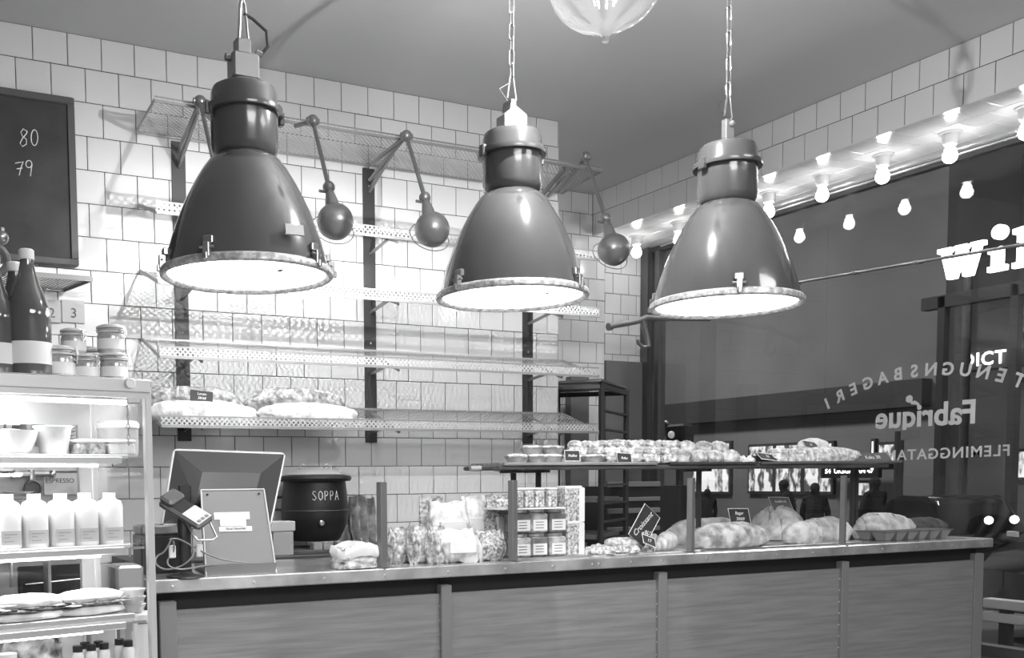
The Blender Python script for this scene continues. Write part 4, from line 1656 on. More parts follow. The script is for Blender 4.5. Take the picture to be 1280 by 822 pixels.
# chalk letters wrapped on the curved body
LET = {'S': [[(0.8, 0.9), (0.3, 1), (0.1, 0.75), (0.5, 0.5), (0.85, 0.25), (0.5, 0), (0.05, 0.12)]],
       'O': [[(0.5, 1), (0.1, 0.75), (0.1, 0.25), (0.5, 0), (0.9, 0.25), (0.9, 0.75), (0.5, 1)]],
       'P': [[(0.15, 0), (0.15, 1), (0.7, 0.95), (0.85, 0.72), (0.6, 0.5), (0.15, 0.48)]],
       'A': [[(0, 0), (0.5, 1), (0.95, 0)], [(0.2, 0.38), (0.78, 0.38)]]}
b = MB()
for i, c in enumerate('SOPPA'):
    for st in LET[c]:
        pts = []
        for x, z in st:
            ang = (i * 0.029 + x * 0.022 - 0.020 + 0.012) / 0.160
            rr = 0.1625 if True else 0
            zz = hR * 0.66 + z * 0.043
            rr = 0.163 + (0.155 - 0.163) * (zz / hR - 0.48) / 0.5
            pts.append((rr * math.sin(ang), -rr * math.cos(ang), zz))
        b.tube(pts, 0.0022, 5)
b.build('chalk_writing', CHALK, kt)
kt.rotation_euler = (0, 0, R_(-24))
b = MB()
for z in (hR * 0.5, hR * 0.7):
    b.tube([(-0.16, -0.02, z), (-0.185, -0.03, z + 0.005), (-0.19, 0.01, z), (-0.16, 0.02, z)], 0.006, 6)
b.build('hinge', STEEL_D, kt, True)

# stacked boxes between screen and kettle
for i, (z0, h, w, m, lab) in enumerate(((0, 0.11, 0.10, mat('carton', 0.42, 0.8), 'tall carton box left of the soup kettle'), (0.112, 0.045, 0.12, mat('carton_light', 0.55, 0.8), 'flat carton box on the tall carton left of the soup kettle'))):
    p = at(343, 660, 1, -0.40)
    b = MB()
    b.box(-w / 2, w / 2, -0.05, 0.05, 0, h, bev=0.003)
    o = b.build('carton_box', m, loc=(p.x + 0.01, -0.44, ZC - 0.012 + z0))
    tag(o, lab, 'box')
# knife / spatula lying
b = MB()
b.box(0, 0.16, -0.012, 0.012, 0, 0.004, bev=0.001)
b.box(0.16, 0.26, -0.010, 0.010, -0.002, 0.010, bev=0.003)
o = b.build('bread_knife', STEEL_L, loc=(kp.x + 0.04, -0.50, ZC + 0.01), rot=(0, 0, 0.05))
tag(o, 'bread knife lying in front of the soup kettle', 'knife')
# hanging cloth beside kettle
p = at(459, 672, 1, -0.20)
b = MB()
W_, H_ = 36 * ks, 60 * ks
n1, n2 = 14, 12
vs = []
for j in range(n2 + 1):
    for i in range(n1 + 1):
        u, v_ = i / n1, j / n2
        sh_ = 1 - 0.25 * abs(v_ - 0.5)
        vs.append(((u - 0.5) * W_ * sh_, 0.02 * math.sin(u * 17 + v_ * 2) + 0.008 * noise.noise(Vector((u * 4, v_ * 5, 2))) * 2, v_ * H_ + 0.01 * math.sin(u * 6)))
nn = len(vs)
vs += [(x, y + 0.03, z) for x, y, z in vs]
fs = []
for j in range(n2):
    for i in range(n1):
        q = j * (n1 + 1) + i
        fs += [(q, q + 1, q + n1 + 2, q + n1 + 1), (q + nn, q + n1 + 1 + nn, q + n1 + 2 + nn, q + 1 + nn)]
for i in range(n1):
    q = n2 * (n1 + 1) + i
    fs.append((q, q + 1, q + 1 + nn, q + nn))
for j in range(n2):
    q = j * (n1 + 1)
    fs.append((q, q + n1 + 1, q + n1 + 1 + nn, q + nn))
    q = j * (n1 + 1) + n1
    fs.append((q, q + nn, q + n1 + 1 + nn, q + n1 + 1))
b.add(vs, fs)
o = b.build('crumpled_cloth', CLOTH, smooth=True, loc=(p.x, -0.16, ZC + 0.012))
tag(o, 'crumpled grey cloth standing against the wall right of the soup kettle', 'cloth')
b = MB()
b.box(-0.09, 0.16, -0.10, 0.08, 0, 0.022, bev=0.003)
o = b.build('black_tray', BLACKP, loc=(p.x, -0.16, ZC - 0.012))
tag(o, 'small black tray under the crumpled cloth', 'tray')
b = MB()

# paper bag with folded rim
p = cpt(444, 0.075)
t = empty('paper_bag', p, TH + 0.1, 'small white paper bag with rolled rim near the counter edge', 'paper bag')
s_ = depth(p) / F_PX
w, h = 58 * s_, 30 * s_


def ringpts(wx, wy, z, n=28, amp=0.006, seed=0):
    out = []
    for k in range(n):
        a_ = 2 * math.pi * k / n
        c_, s2 = math.cos(a_), math.sin(a_)
        x = math.copysign(abs(c_) ** 0.6, c_) * wx
        y = math.copysign(abs(s2) ** 0.6, s2) * wy
        q = amp * noise.noise(Vector((c_ * 3, s2 * 3, z * 30 + seed)))
        out.append((x + q, y + q, z + q * 0.8))
    return out


def loft(rings, closed_bottom=True):
    b = MB()
    n = len(rings[0])
    vs = [p for r in rings for p in r]
    fs = []
    for j in range(len(rings) - 1):
        for k in range(n):
            a_, b2 = j * n + k, j * n + (k + 1) % n
            fs.append((a_, b2, b2 + n, a_ + n))
    if closed_bottom:
        fs.append(tuple(range(n - 1, -1, -1)))
    b.add(vs, fs)
    return b


loft([ringpts(w * .47, .055, 0.002, amp=.003), ringpts(w * .5, .062, h * .25, amp=.03, n=44), ringpts(w * .47, .055, h * .5, amp=.03, n=44), ringpts(w * .44, .05, h * .9, n=44)] if False else [ringpts(w * (.47 + .03 * (k % 2)), .056 + .004 * (k % 2), 0.003 + h * .11 * k, n=44, amp=.022 if k else .004, seed=k * .7) for k in range(9)]).build('bag_body', mat('printed_paper', 0.62, 0.7, nz=(30, 0.35, 0.8)), t, True)
loft([[(x, y, z + 0.009 * math.sin(x * 38 + 1) + 0.006 * math.sin(y * 50)) for x, y, z in ringpts(w * a_, .062 * a_ / .5, h * c_, n=44, amp=.014, seed=a_ * 9)] for a_, c_ in ((.47, .52), (.515, .58), (.53, .75), (.52, .95), (.49, 1.02), (.45, .98), (.42, .8), (.40, .5))], False).build('rolled_rim', PAPER, t, True)

# ------------------------------------------------------------------ bagged crispbread
def bag(px, ly, wpx, hpx, m, lab, rz=0.0, tilt=0.0, dz=0.0, thick=0.05, seed=0, label=True, name='crispbread_bag', dark=False):
    p = cpt(px, ly, ZC + dz)
    s_ = depth(p) / F_PX
    w, h = wpx * s_, hpx * s_
    t = empty(name, p, TH + rz, lab, 'bag', 'bagged crispbread on the counter')
    rings = []
    for k in range(11):
        v_ = k / 10
        zz = h * v_
        wx = w / 2 * (0.86 + 0.14 * math.sin(math.pi * min(1, v_ * 1.1)) + (0.05 if k == 10 else 0))
        wy = thick * (0.9 * math.sin(math.pi * (0.12 + 0.84 * v_)) + 0.03)
        rings.append([(x + tilt * zz, y, z) for x, y, z in ringpts(wx, wy, zz, 36, 0.014, seed)])
    b = loft(rings)
    b.v = [(x, y, max(z, 0.0)) for x, y, z in b.v]
    b.build('bag_film', m, t, True)
    if label:
        b = MB()
        b.box(-w * .3 + tilt * h * .45, w * .3 + tilt * h * .45, -thick * 0.93 - 0.008, -thick * 0.5, h * .30, h * .66, bev=0.003)
        b.build('paper_label', PAPER, t)
    return t


bag(500, 0.20, 40, 44, BAGFILL, 'leftmost clear bag of crispbread, right beside the left guard post', rz=0.3, seed=1, thick=0.04, label=False)
bag(523, 0.15, 32, 46, BAGFILL, 'clear crinkled bag of crispbread, second from the left post', rz=0.4, seed=2, thick=0.04, label=False)
bag(546, 0.11, 32, 46, BAGFILL, 'clear crinkled bag of crispbread, third from the left post', rz=0.4, seed=3, thick=0.04, label=False)
bag(578, 0.10, 60, 42, BAGM, 'large shiny white label bag lying in front of the pile', rz=-0.1, seed=4, thick=0.05, tilt=-0.3)
bag(560, 0.28, 60, 72, BAGM, 'tall clear bag with dark crumbs at the back left of the bag pile', seed=5, thick=0.05)
bag(596, 0.30, 50, 76, BAGM, 'tall white bag in the middle back of the bag pile', seed=6, thick=0.05)
bag(626, 0.24, 46, 78, MUESLI, 'tall bag of muesli right beside the second guard post', seed=7, thick=0.05)
bag(611, 0.12, 44, 38, MUESLI, 'short bag of muesli at the front right of the bag pile', seed=8, thick=0.045, label=False)
# small framed card above bags
p = at(539, 629, 1, -0.55)
b = MB()
b.box(-0.055, 0.055, -0.005, 0.005, 0, 0.26, bev=0.001)
o = b.build('picture_card', mat('speckled_card', 0.4, 0.7, nz=(60, 0.2, 0.8)), loc=CT @ Vector((cl(539, 0.42), 0.42, ZC)), rot=(0, 0, TH))
tag(o, 'speckled dark card standing up behind the bag pile', 'card')

# ------------------------------------------------------------------ jar rack between posts
b = MB()
x0, x1 = cl(626, 0.10), cl(735, 0.10)
o = b.box(0, x1 - x0, 0, 0.28, 0, 0.008, bev=0.001).build('glass_tray', STEEL_L, loc=CT @ Vector((x0, 0.07, ZC)), rot=(0, 0, TH))
tag(o, 'thin metal tray under the stacked jars', 'tray')
ZJ = ZC + 0.008
jar0 = None


def square_jar(p, w, h, lab, m=JARFILL, clip=False, group='square clip jars stacked on the counter', rz=0.0, name='preserve_jar'):
    t = empty(name, p, TH + rz, lab, 'jar', group)
    b = MB()
    b.box(-w / 2, w / 2, -w / 2, w / 2, 0, h * 0.84, bev=0.006)
    b.build('jar_glass', m, t, True)
    b = MB()
    b.lathe([(w * .44, h * .845), (w * .47, h * .86), (w * .47, h * .97), (w * .42, h * 0.995)], 24, cap=True)
    b.build('lid', STEEL_L, t, True)
    b = MB()
    b.box(-w * .40, w * .40, -w / 2 - 0.003, -w / 2 - 0.0005, h * .10, h * .56)
    lb_ = b.build('paper_label', PAPER, t)
    b = MB()
    for q in (0.44, 0.32, 0.2):
        b.box(-w * .28, w * .2, -w / 2 - 0.004, -w / 2 - 0.0032, h * q, h * q + 0.003)
    b.build('label_print', INK, lb_)
    return t


jw, jh = 0.083, 0.098
row_words = ['bottom row', 'middle row', 'top row']
zs_ = [ZJ, ZJ + jh + 0.001, ZJ + 2 * jh + 0.006]
for r in range(2):
    for c_ in range(3):
        px = [647, 668, 691][c_]
        square_jar(cpt(px, 0.13, zs_[r]), jw, jh, 'preserve jar with white label, %s, %s of the stacked jars' % (['left', 'middle', 'right'][c_], row_words[r]), JARDARK if (r + c_) % 2 else JARFILL)
b = MB()
x0_, x1_ = cl(622, 0.10), cl(700, 0.10)
b.box(0, x1_ - x0_, 0, 0.16, 0, 0.006, bev=0.001)
o = b.build('divider_sheet', WHITEP, loc=CT @ Vector((x0_, 0.06, zs_[1] + jh)), rot=(0, 0, TH))
tag(o, 'thin white tray between middle and top rows of jars', 'tray')
for c_ in range(4):
    px = [646, 659, 672, 688][c_]
    t = empty('spice_jar', cpt(px, 0.12, zs_[1] + jh + 0.006), TH, 'narrow glass jar of nuts, %s in the top row of jars' % ['leftmost', 'second from left', 'third from left', 'rightmost'][c_], 'jar', 'narrow nut jars in the top row')
    b = MB()
    b.box(-0.021, 0.021, -0.021, 0.021, 0, 0.070, bev=0.004)
    b.build('jar_glass', MUESLI, t, True)
    b = MB()
    b.box(-0.022, 0.022, -0.022, 0.022, 0.071, 0.082, bev=0.004)
    b.build('lid', WHITEP, t, True)
# tall packs at the right of the jars
for px, z, w, h, lab in ((712, ZJ, 0.075, 0.135, 'lower tall pack of muesli right of the stacked jars'), (711, ZJ + 0.137, 0.085, 0.145, 'upper tall pack of muesli right of the stacked jars')):
    t = empty('muesli_pack', cpt(px, 0.14, z), TH, lab, 'pack', 'muesli packs beside the jars')
    b = MB()
    b.box(-w / 2, w / 2, -0.035, 0.035, 0, h, bev=0.004)
    b.build('clear_pack', MUESLI, t)
    b = MB()
    b.box(w / 2 - 0.016, w / 2 + 0.014, -0.037, 0.037, 0, h + 0.001, bev=0.003)
    b.build('white_edge', PAPER, t)
    b = MB()
    b.box(-w / 2, w / 2, -0.037, 0.037, h - 0.006, h + 0.008, bev=0.003)
    b.build('pack_top', PAPER, t)

# ================================================================== DISPLAY CASE AT LEFT
KO = Vector((-0.041, -2.175, 0))
KR = 0.17
KM = Matrix.Rotation(KR, 4, 'Z')
KM.translation = KO
KI = KM.inverted()
KN = KM.to_3x3() @ Vector((0, -1, 0))


def kp_(px, py, ly=0.0):
    """case-local point at a pixel on the plane ly behind the case front"""
    return KI @ atp(px, py, KM @ Vector((0, ly, 0)), KN)


def kw(px, py, ly=0.0):
    return KM @ kp_(px, py, ly)


KZ = kp_(186, 474).z
KD = 0.42
kc = empty('display_case', KO, KR, 'tall glass display case with light metal frame at the left, full of bottles and food', 'display case')
CASEM = mat('case_frame_metal', 0.72, 0.3, 0.4)
b = MB()
b.box(-1.15, 0.008, 0, KD, KZ - 0.028, KZ, bev=0.004)
b.build('top_panel', STEEL_L, kc)
b = MB()
b.box(-1.15, 0.0, -0.004, 0.0, KZ - 0.050, KZ - 0.006)
b.box(-1.15, 0.0, -0.008, -0.003, KZ - 0.034, KZ - 0.026)
b.build('front_rail', CASEM, kc)
for x, y, nm in ((-0.004, 0.0, 'front_post'), (-0.004, KD - 0.02, 'rear_post'), (-1.14, 0.0, 'front_post'), (-1.14, KD - 0.02, 'rear_post')):
    b = MB()
    b.box(x - 0.009, x + 0.009, y - 0.004, y + 0.018, 0.0, KZ - 0.02, bev=0.002)
    b.build(nm, CASEM, kc)
b = MB()
b.box(-0.05, -0.012, KD - 0.02, KD, 0.5, KZ - 0.10)
b.box(-1.14, -0.012, KD - 0.02, KD, KZ - 0.10, KZ - 0.028)
b.build('rear_frame', CASEM, kc)
b = MB()
b.box(-0.008, -0.004, 0.02, KD - 0.03, 0.5, KZ - 0.03)
b.build('side_pane', GLASS, kc)
b = MB()
b.box(-1.14, -0.05, KD - 0.012, KD - 0.008, 0.5, KZ - 0.10)
b.build('rear_pane', GLASS, kc)
b = MB()
b.box(-1.14, -0.01, 0.0, KD, 0, 0.55)
b.build('base_cabinet', CASEM, kc)
q = kp_(161, 479)
b = MB()
b.lathe([(0.014, 0), (0.014, 0.006), (0.012, 0.009), (0.0001, 0.009)], 20, Matrix.Translation((q.x, -0.004, q.z)) @ Matrix.Rotation(math.pi / 2, 4, 'X'), cap=False)
b.build('lock_button', CERAM, kc, True)
b = MB()
for k in range(9):
    z0 = KZ - 0.055 - k * 0.0135
    pts = []
    for j in range(10):
        a_ = 2 * math.pi * j / 10
        v2 = (0.0035 * math.cos(a_), 0.0, 0.009 * math.sin(a_))
        pts.append((q.x + (v2[0] if k % 2 else 0), 0.012 + (0 if k % 2 else v2[0]), z0 + v2[2]))
    b.tube(pts, 0.0012, 5, closed=True)
b.build('chain', STEEL, kc, True)
zt = KZ - 0.06
b = MB()
b.tube([(-1.1, 0.03, zt), (-0.05, 0.03, zt)], 0.006, 10)
b.build('light_tube', TUBE, kc, True)
SHA = kp_(80, 567).z
SHB = kp_(80, 684).z
SHC = kp_(80, 782).z
xe = -0.052
for z, nm in ((SHA, 'shelf'), (SHB, 'shelf'), (SHC, 'shelf')):
    b = MB()
    b.box(-1.13, xe, 0.02, KD - 0.04, z - 0.010, z, bev=0.002)
    b.build('glass_shelf', mat('shelf_plate', 0.7, 0.2, 0.3), kc)
    b = MB()
    b.box(-1.13, xe - 0.02, 0.012, 0.022, z - 0.024, z - 0.006, bev=0.002)
    b.build('shelf_edge_rail', STEEL_L, kc)
    b = MB()
    b.tube([(-1.1, 0.035, z - 0.028), (-0.13, 0.035, z - 0.028)], 0.004, 8)
    b.build('light_tube', TUBE, kc, True)
    b = MB()
    b.bar((xe, 0.03, z - 0.012), (-0.012, 0.03, z - 0.012), 0.006, 0.006)
    b.bar((xe, 0.03, z - 0.012), (xe, 0.03, z - 0.035), 0.005, 0.005)
    b.build('shelf_hook', STEEL, kc)
    b = MB()
    b.bar((xe, KD - 0.06, z - 0.012), (-0.012, KD - 0.06, z - 0.012), 0.006, 0.006)
    b.build('shelf_hook', STEEL, kc)
for z in (KZ - 0.075, SHA - 0.045, SHB - 0.045):
    L_ = bpy.data.lights.new('case_tube_light', 'AREA')
    L_.shape = 'RECTANGLE'
    L_.size = 0.95
    L_.size_y = 0.03
    L_.energy = 1.1
    o = bpy.data.objects.new('case_tube_light', L_)
    COL.objects.link(o)
    o.parent = kc
    o.location = (-0.58, 0.05, z)
    o.rotation_euler = (R_(25), 0, 0)


def kplace(o, px, z, ly):
    # column of pixel px at height z, ly behind the front
    lo_, hi = -1.3, 0.3
    for _ in range(36):
        m_ = (lo_ + hi) / 2
        d = RM.transposed() @ (KM @ Vector((m_, ly, z)) - CAM)
        if CX + F_PX * d.x / d.y < px:
            lo_ = m_
        else:
            hi = m_
    w = KM @ Vector(((lo_ + hi) / 2, ly, z))
    if o is not None:
        o.location = w
    return w


PX = 2.62 / F_PX
# --- bottles standing on top
bot0 = None
for px, ly, lab, s_ in ((38, 0.10, 'tall dark glass bottle with white cap, front one on the display case', 1.0), (22, 0.22, 'tall dark glass bottle with white cap, standing behind the front one', 0.97), (-4, 0.12, 'tall dark glass bottle cut by the left picture edge', 0.93)):
    w = kplace(None, px, KZ, ly)
    if bot0 is None:
        t = empty('glass_bottle', w, 0, lab, 'bottle', 'tall dark bottles on the display case')
        b = MB()
        prof = [(0.0001, 0), (0.050, 0.002), (0.054, 0.012), (0.055, 0.15), (0.053, 0.165), (0.044, 0.195), (0.030, 0.232), (0.021, 0.262), (0.0165, 0.285), (0.0165, 0.302)]
        b.lathe(prof, 36, cap=False)
        b.build('glass', BOTTLE, t, True)
        b = MB()
        b.lathe([(0.018, 0.292), (0.019, 0.294), (0.019, 0.315), (0.016, 0.318), (0.0001, 0.318)], 24, cap=True)
        b.build('cap', WHITEP, t, True)
        b = MB()
        b.lathe([(0.0555, 0.030), (0.0556, 0.085)], 36, cap=False)
        b.build('paper_label', PAPER, t, True)
        bot0 = t
    else:
        t = copy_tree(bot0)
        t['label'] = lab
        t.location = w
        t.scale = (s_, s_, s_)
# --- clip jars on top
cj0 = None
def clip_jar(px, ly, z, s_, lab, dark=False):
    global cj0
    w = kplace(None, px, z, ly)
    if cj0 is None:
        t = empty('clip_top_jar', w, 0.2, lab, 'jar', 'clip top jars on the display case')
        b = MB()
        b.lathe([(0.0001, 0), (0.036, 0.001), (0.040, 0.008), (0.040, 0.05), (0.036, 0.058)], 28, cap=False)
        b.build('jar_glass', mat('clip_jar_glass', 0.42, 0.1, nz=(16, 0.3, 0.6), coat=0.8), t, True)
        b = MB()
        b.lathe([(0.038, 0.058), (0.041, 0.060), (0.041, 0.064), (0.038, 0.066)], 28, cap=False)
        b.lathe([(0.039, 0.070), (0.042, 0.072), (0.042, 0.076), (0.034, 0.080), (0.028, 0.078), (0.026, 0.083), (0.0001, 0.083)], 28, cap=False)
        b.build('glass_lid', mat('jar_lid_glass', 0.62, 0.1, coat=0.6), t, True)
        b = MB()
        ring = lambda z, r: [(r * math.cos(k * math.pi / 12), r * math.sin(k * math.pi / 12), z) for k in range(24)]
        b.tube(ring(0.067, 0.042), 0.0014, 5, closed=True)
        b.tube(ring(0.078, 0.036), 0.0013, 5, closed=True)
        b.tube([(0.030, -0.032, 0.078), (0.034, -0.037, 0.060), (0.030, -0.040, 0.042), (0.022, -0.043, 0.048), (0.026, -0.042, 0.066), (0.014, -0.042, 0.060)], 0.0016, 5)
        b.tube([(0.036, -0.026, 0.078), (0.040, -0.030, 0.055), (0.030, -0.040, 0.036)], 0.0016, 5)
        b.build('wire_clip', STEEL_L, t, True)
        b = MB()
        b.lathe([(0.0405, 0.010), (0.0405, 0.040)], 28, cap=False)
        b.build('paper_label', PAPER, t, True)
        cj0 = t
    else:
        t = copy_tree(cj0)
        t['label'] = lab
        t.location = w
        t.scale = (s_, s_, s_)
        t.rotation_euler = (0, 0, random.uniform(-0.3, 0.5))


for a_ in ((75, 0.10, KZ, 0.78, 'clip top jar in the bottom row, next to the dark bottle'), (108, 0.09, KZ, 0.80, 'clip top jar in the middle of the bottom row on the display case'),
           (143, 0.08, KZ, 0.88, 'clip top jar at the right end of the bottom row on the display case'), (87, 0.22, KZ, 0.85, 'clip top jar half hidden in the back row on the display case'),
           (92, 0.14, KZ + 0.070, 0.80, 'clip top jar in the upper layer, left of the highest jar'), (139, 0.12, KZ + 0.076, 0.90, 'highest clip top jar with dark contents at the right of the stack'),
           (64, 0.25, KZ, 0.95, 'clip top jar behind the dark bottle below number card 2'), (112, 0.24, KZ, 1.25, 'larger clip top jar standing at the back below number card 3')):
    clip_jar(*a_)

# --- shelf A
def lathe_thing(name, w, prof, m, lab, cat, n=32, group=None, part='bowl', sc=(1, 1)):
    b = MB()
    b.lathe(prof, n, cap=False, sx=sc[0], sy=sc[1])
    o = b.build(name, m, None, True, loc=w)
    return tag(o, lab, cat, group)


w = kplace(None, 17, SHA, 0.10)
t = empty('glass_bowl', w, 0, 'pale bowl of salad at the left end of the upper case shelf', 'bowl')
b = MB()
b.lathe([(0.0001, 0.0), (0.036, 0.001), (0.046, 0.012), (0.055, 0.035), (0.060, 0.052), (0.062, 0.060), (0.058, 0.060), (0.052, 0.042)], 32, cap=False)
b.build('bowl', CERAM, t, True)
b = blob(0.108, 0.108, 0.03, 4, 0.3, 5, 0.1, 22, 9, 1)
b.v = [(x, y, z + 0.034) for x, y, z in b.v]
b.build('salad', mat('salad', 0.5, 0.8, nz=(60, 0.25, 0.8)), t, True)
w = kplace(None, 67, SHA, 0.10)
t = empty('tapered_tub', w, 0, 'tapered white tub with dark spot between bowl and food boxes', 'tub')
b = MB()
b.lathe([(0.0001, 0), (0.034, 0.0), (0.046, 0.066), (0.050, 0.070), (0.050, 0.074), (0.0001, 0.074)], 28, cap=False)
b.build('cup', mat('frosted_tub', 0.62, 0.35, nz=(12, 0.5, 0.75)), t, True)
for px, ly, w_, h_, m, lab in ((109, 0.08, 0.074, 0.040, mat('box_content', 0.35, 0.3, nz=(60, 0.15, 0.7)), 'clear food box with dark grainy contents, left of the pale food box'),
                               (147, 0.08, 0.074, 0.040, mat('box_content_pale', 0.7, 0.3, nz=(40, 0.6, 0.8)), 'clear food box with pale contents at right end of the upper case shelf')):
    w = kplace(None, px, SHA, ly)
    t = empty('food_box', w, KR, lab, 'food box', 'clear food boxes in the display case')
    b = MB()
    b.box(-w_ / 2, w_ / 2, -0.035, 0.035, 0, h_ * 0.74, bev=0.004)
    b.build('clear_box', m, t)
    b = MB()
    b.box(-w_ / 2 - 0.002, w_ / 2 + 0.002, -0.037, 0.037, h_ * 0.76, h_, bev=0.004)
    b.build('lid', WHITEP, t)
w = kplace(None, 148, SHA, 0.26)
t = empty('round_tub', w, 0, 'large round pale tub behind the food boxes in the display case', 'tub')
b = MB()
b.lathe([(0.0001, 0), (0.052, 0.0), (0.056, 0.01), (0.058, 0.082)], 32, cap=False)
b.build('tub', mat('tub_body', 0.55, 0.3, nz=(10, 0.45, 0.7)), t, True)
b = MB()
b.lathe([(0.060, 0.080), (0.061, 0.092), (0.054, 0.100), (0.0001, 0.102)], 32, cap=False)
b.build('lid', WHITEP, t, True)

# --- things standing behind the case on the espresso machine
mx = Vector((-0.36, -1.25, 0))
em = empty('espresso_machine', (-0.50, -0.98, 0.0), 0.05, 'steel espresso machine with gauge and cup rail seen through the display case', 'coffee machine')
def ex(px):
    return at(px, 600, 1, -1.0).x + 0.50


XR = ex(112)
b = MB()
b.box(-0.5, XR, -0.02, 0.38, 1.08, 1.455, bev=0.01)
b.build('housing', mat('machine_steel', 0.3, 0.35, 0.6), em)
b = MB()
b.box(-0.48, XR - 0.02, -0.04, -0.02, 1.34, 1.44, bev=0.006)
b.build('head_panel', STEEL, em)
b = MB()
xv = ex(39)
b.lathe([(0.030, 0), (0.030, 0.02), (0.024, 0.022), (0.022, 0.012), (0.0001, 0.012)], 24, Matrix.Translation((xv, -0.05, 1.285)) @ Matrix.Rotation(math.pi / 2, 4, 'X'), cap=False)
b.build('gauge', STEEL_D, em, True)
b = MB()
b.tube([(xv, -0.05, 1.35), (xv, -0.05, 1.31)], 0.012, 8)
b.tube([(xv - 0.06, -0.05, 1.335), (xv + 0.07, -0.05, 1.335)], 0.010, 8)
b.ball((xv - 0.06, -0.05, 1.335), 0.015, 10, 6)
b.ball((xv + 0.07, -0.05, 1.335), 0.015, 10, 6)
b.build('valve', STEEL, em, True)
b = MB()
b.box(ex(55), ex(97), -0.03, -0.022, 1.26, 1.345)
b.build('badge_plate', STEEL, em)
text_obj('ESPRESSO', 0.024, STEEL_D, 'badge_lettering', em, Matrix.Translation((ex(75), -0.032, 1.31)) @ UP)
b = MB()
b.box(-0.5, XR, -0.02, 0.38, 0.0, 0.62)
b.build('base_cabinet', BLACKP, em)
b = MB()
b.box(-0.5, XR, 0.0, 0.38, 0.62, 1.08)
b.build('oven_housing', mat('oven_steel', 0.4, 0.35, 0.6), em)
b = MB()
b.box(ex(19), ex(108), -0.012, 0.0, 0.80, 1.00, bev=0.004)
b.build('oven_window', mat('oven_glass', 0.02, 0.12), em)
b = MB()
b.tube([(ex(2), -0.03, 1.055), (ex(108), -0.03, 1.06)], 0.010, 10)
b.build('oven_handle', STEEL_L, em, True)
b = MB()
b.tube([(ex(28), -0.016, 0.935), (ex(102), -0.016, 0.945)], 0.0025, 6)
b.build('oven_rail', STEEL_L, em, True)
b = MB()
b.tube([(ex(-4), -0.03, 1.02), (ex(10), -0.03, 1.02), (ex(10), -0.03, 0.93)], 0.006, 8)
b.build('door_bar', STEEL_L, em, True)
xa_, xb_ = at(146, 720, 1, -1.66).x, at(181, 720, 1, -1.66).x
t = empty('steel_bin', ((xa_ + xb_) / 2, -1.60, 0), 0, 'rounded steel bin between display case and counter', 'bin')
wv = (xb_ - xa_) / 2
b = MB()
b.box(-wv, wv, -0.05, 0.08, 0.02, at(160, 707, 1, -1.66).z, bev=0.008)
b.build('body', mat('bin_steel', 0.5, 0.3, 0.7), t)
b = MB()
b.box(-wv - 0.003, wv + 0.003, -0.053, 0.083, 0.0, 0.02)
b.build('foot', BLACKP, t)
# plates on the machine
def zpix(px, py, y):
    return at(px, py, 1, y)


pl = zpix(72, 537, -0.93)
for k in range(6):
    lathe_thing('plate', (pl.x, pl.y + 0.06, 1.457 + k * 0.014), [(0.0001, 0.0), (0.045, 0.0), (0.072, 0.010), (0.078, 0.012), (0.074, 0.014), (0.045, 0.005), (0.0001, 0.004)], CERAM,
                '%s plate from the bottom in the stack on the espresso machine' % ords[k], 'plate', group='stack of plates on the espresso machine')
p = zpix(42, 535, -0.90)
t = empty('steel_pitcher', (p.x - 0.02, p.y + 0.05, 1.457), 0, 'grey milk pitcher with round handle left of the plate stack', 'pitcher')
b = MB()
b.lathe([(0.0001, 0), (0.05, 0), (0.056, 0.03), (0.046, 0.08), (0.042, 0.10), (0.046, 0.112)], 24, cap=False)
b.build('body', mat('pitcher_grey', 0.35, 0.3, 0.4), t, True)
b = MB()
b.tube([(-0.045, -0.02, 0.095), (-0.075, -0.03, 0.085), (-0.078, -0.03, 0.05), (-0.05, -0.02, 0.03)], 0.006, 8)
b.build('handle', STEEL, t, True)
p = zpix(12, 605, -1.10)
for k in range(5):
    lathe_thing('saucer', (p.x + 0.02, -1.16, 1.206 + k * 0.0145), [(0.0001, 0.0), (0.035, 0.0), (0.052, 0.009), (0.056, 0.010), (0.035, 0.004), (0.0001, 0.004)], CERAM,
                '%s white saucer from the bottom in the stack seen behind the milk jugs' % ords[k], 'saucer', group='saucers behind the milk jugs')
b = MB()
b.box(-0.10, 0.10, -0.09, 0.05, 0, 0.010, bev=0.002)
b.box(-0.09, -0.08, -0.08, 0.04, -1.195, 0)
b.box(0.08, 0.09, -0.08, 0.04, -1.195, 0)
o = b.build('cup_stand', STEEL, loc=(p.x + 0.02, -1.16, 1.195))
tag(o, 'narrow metal stand carrying the white saucers behind the case', 'stand')

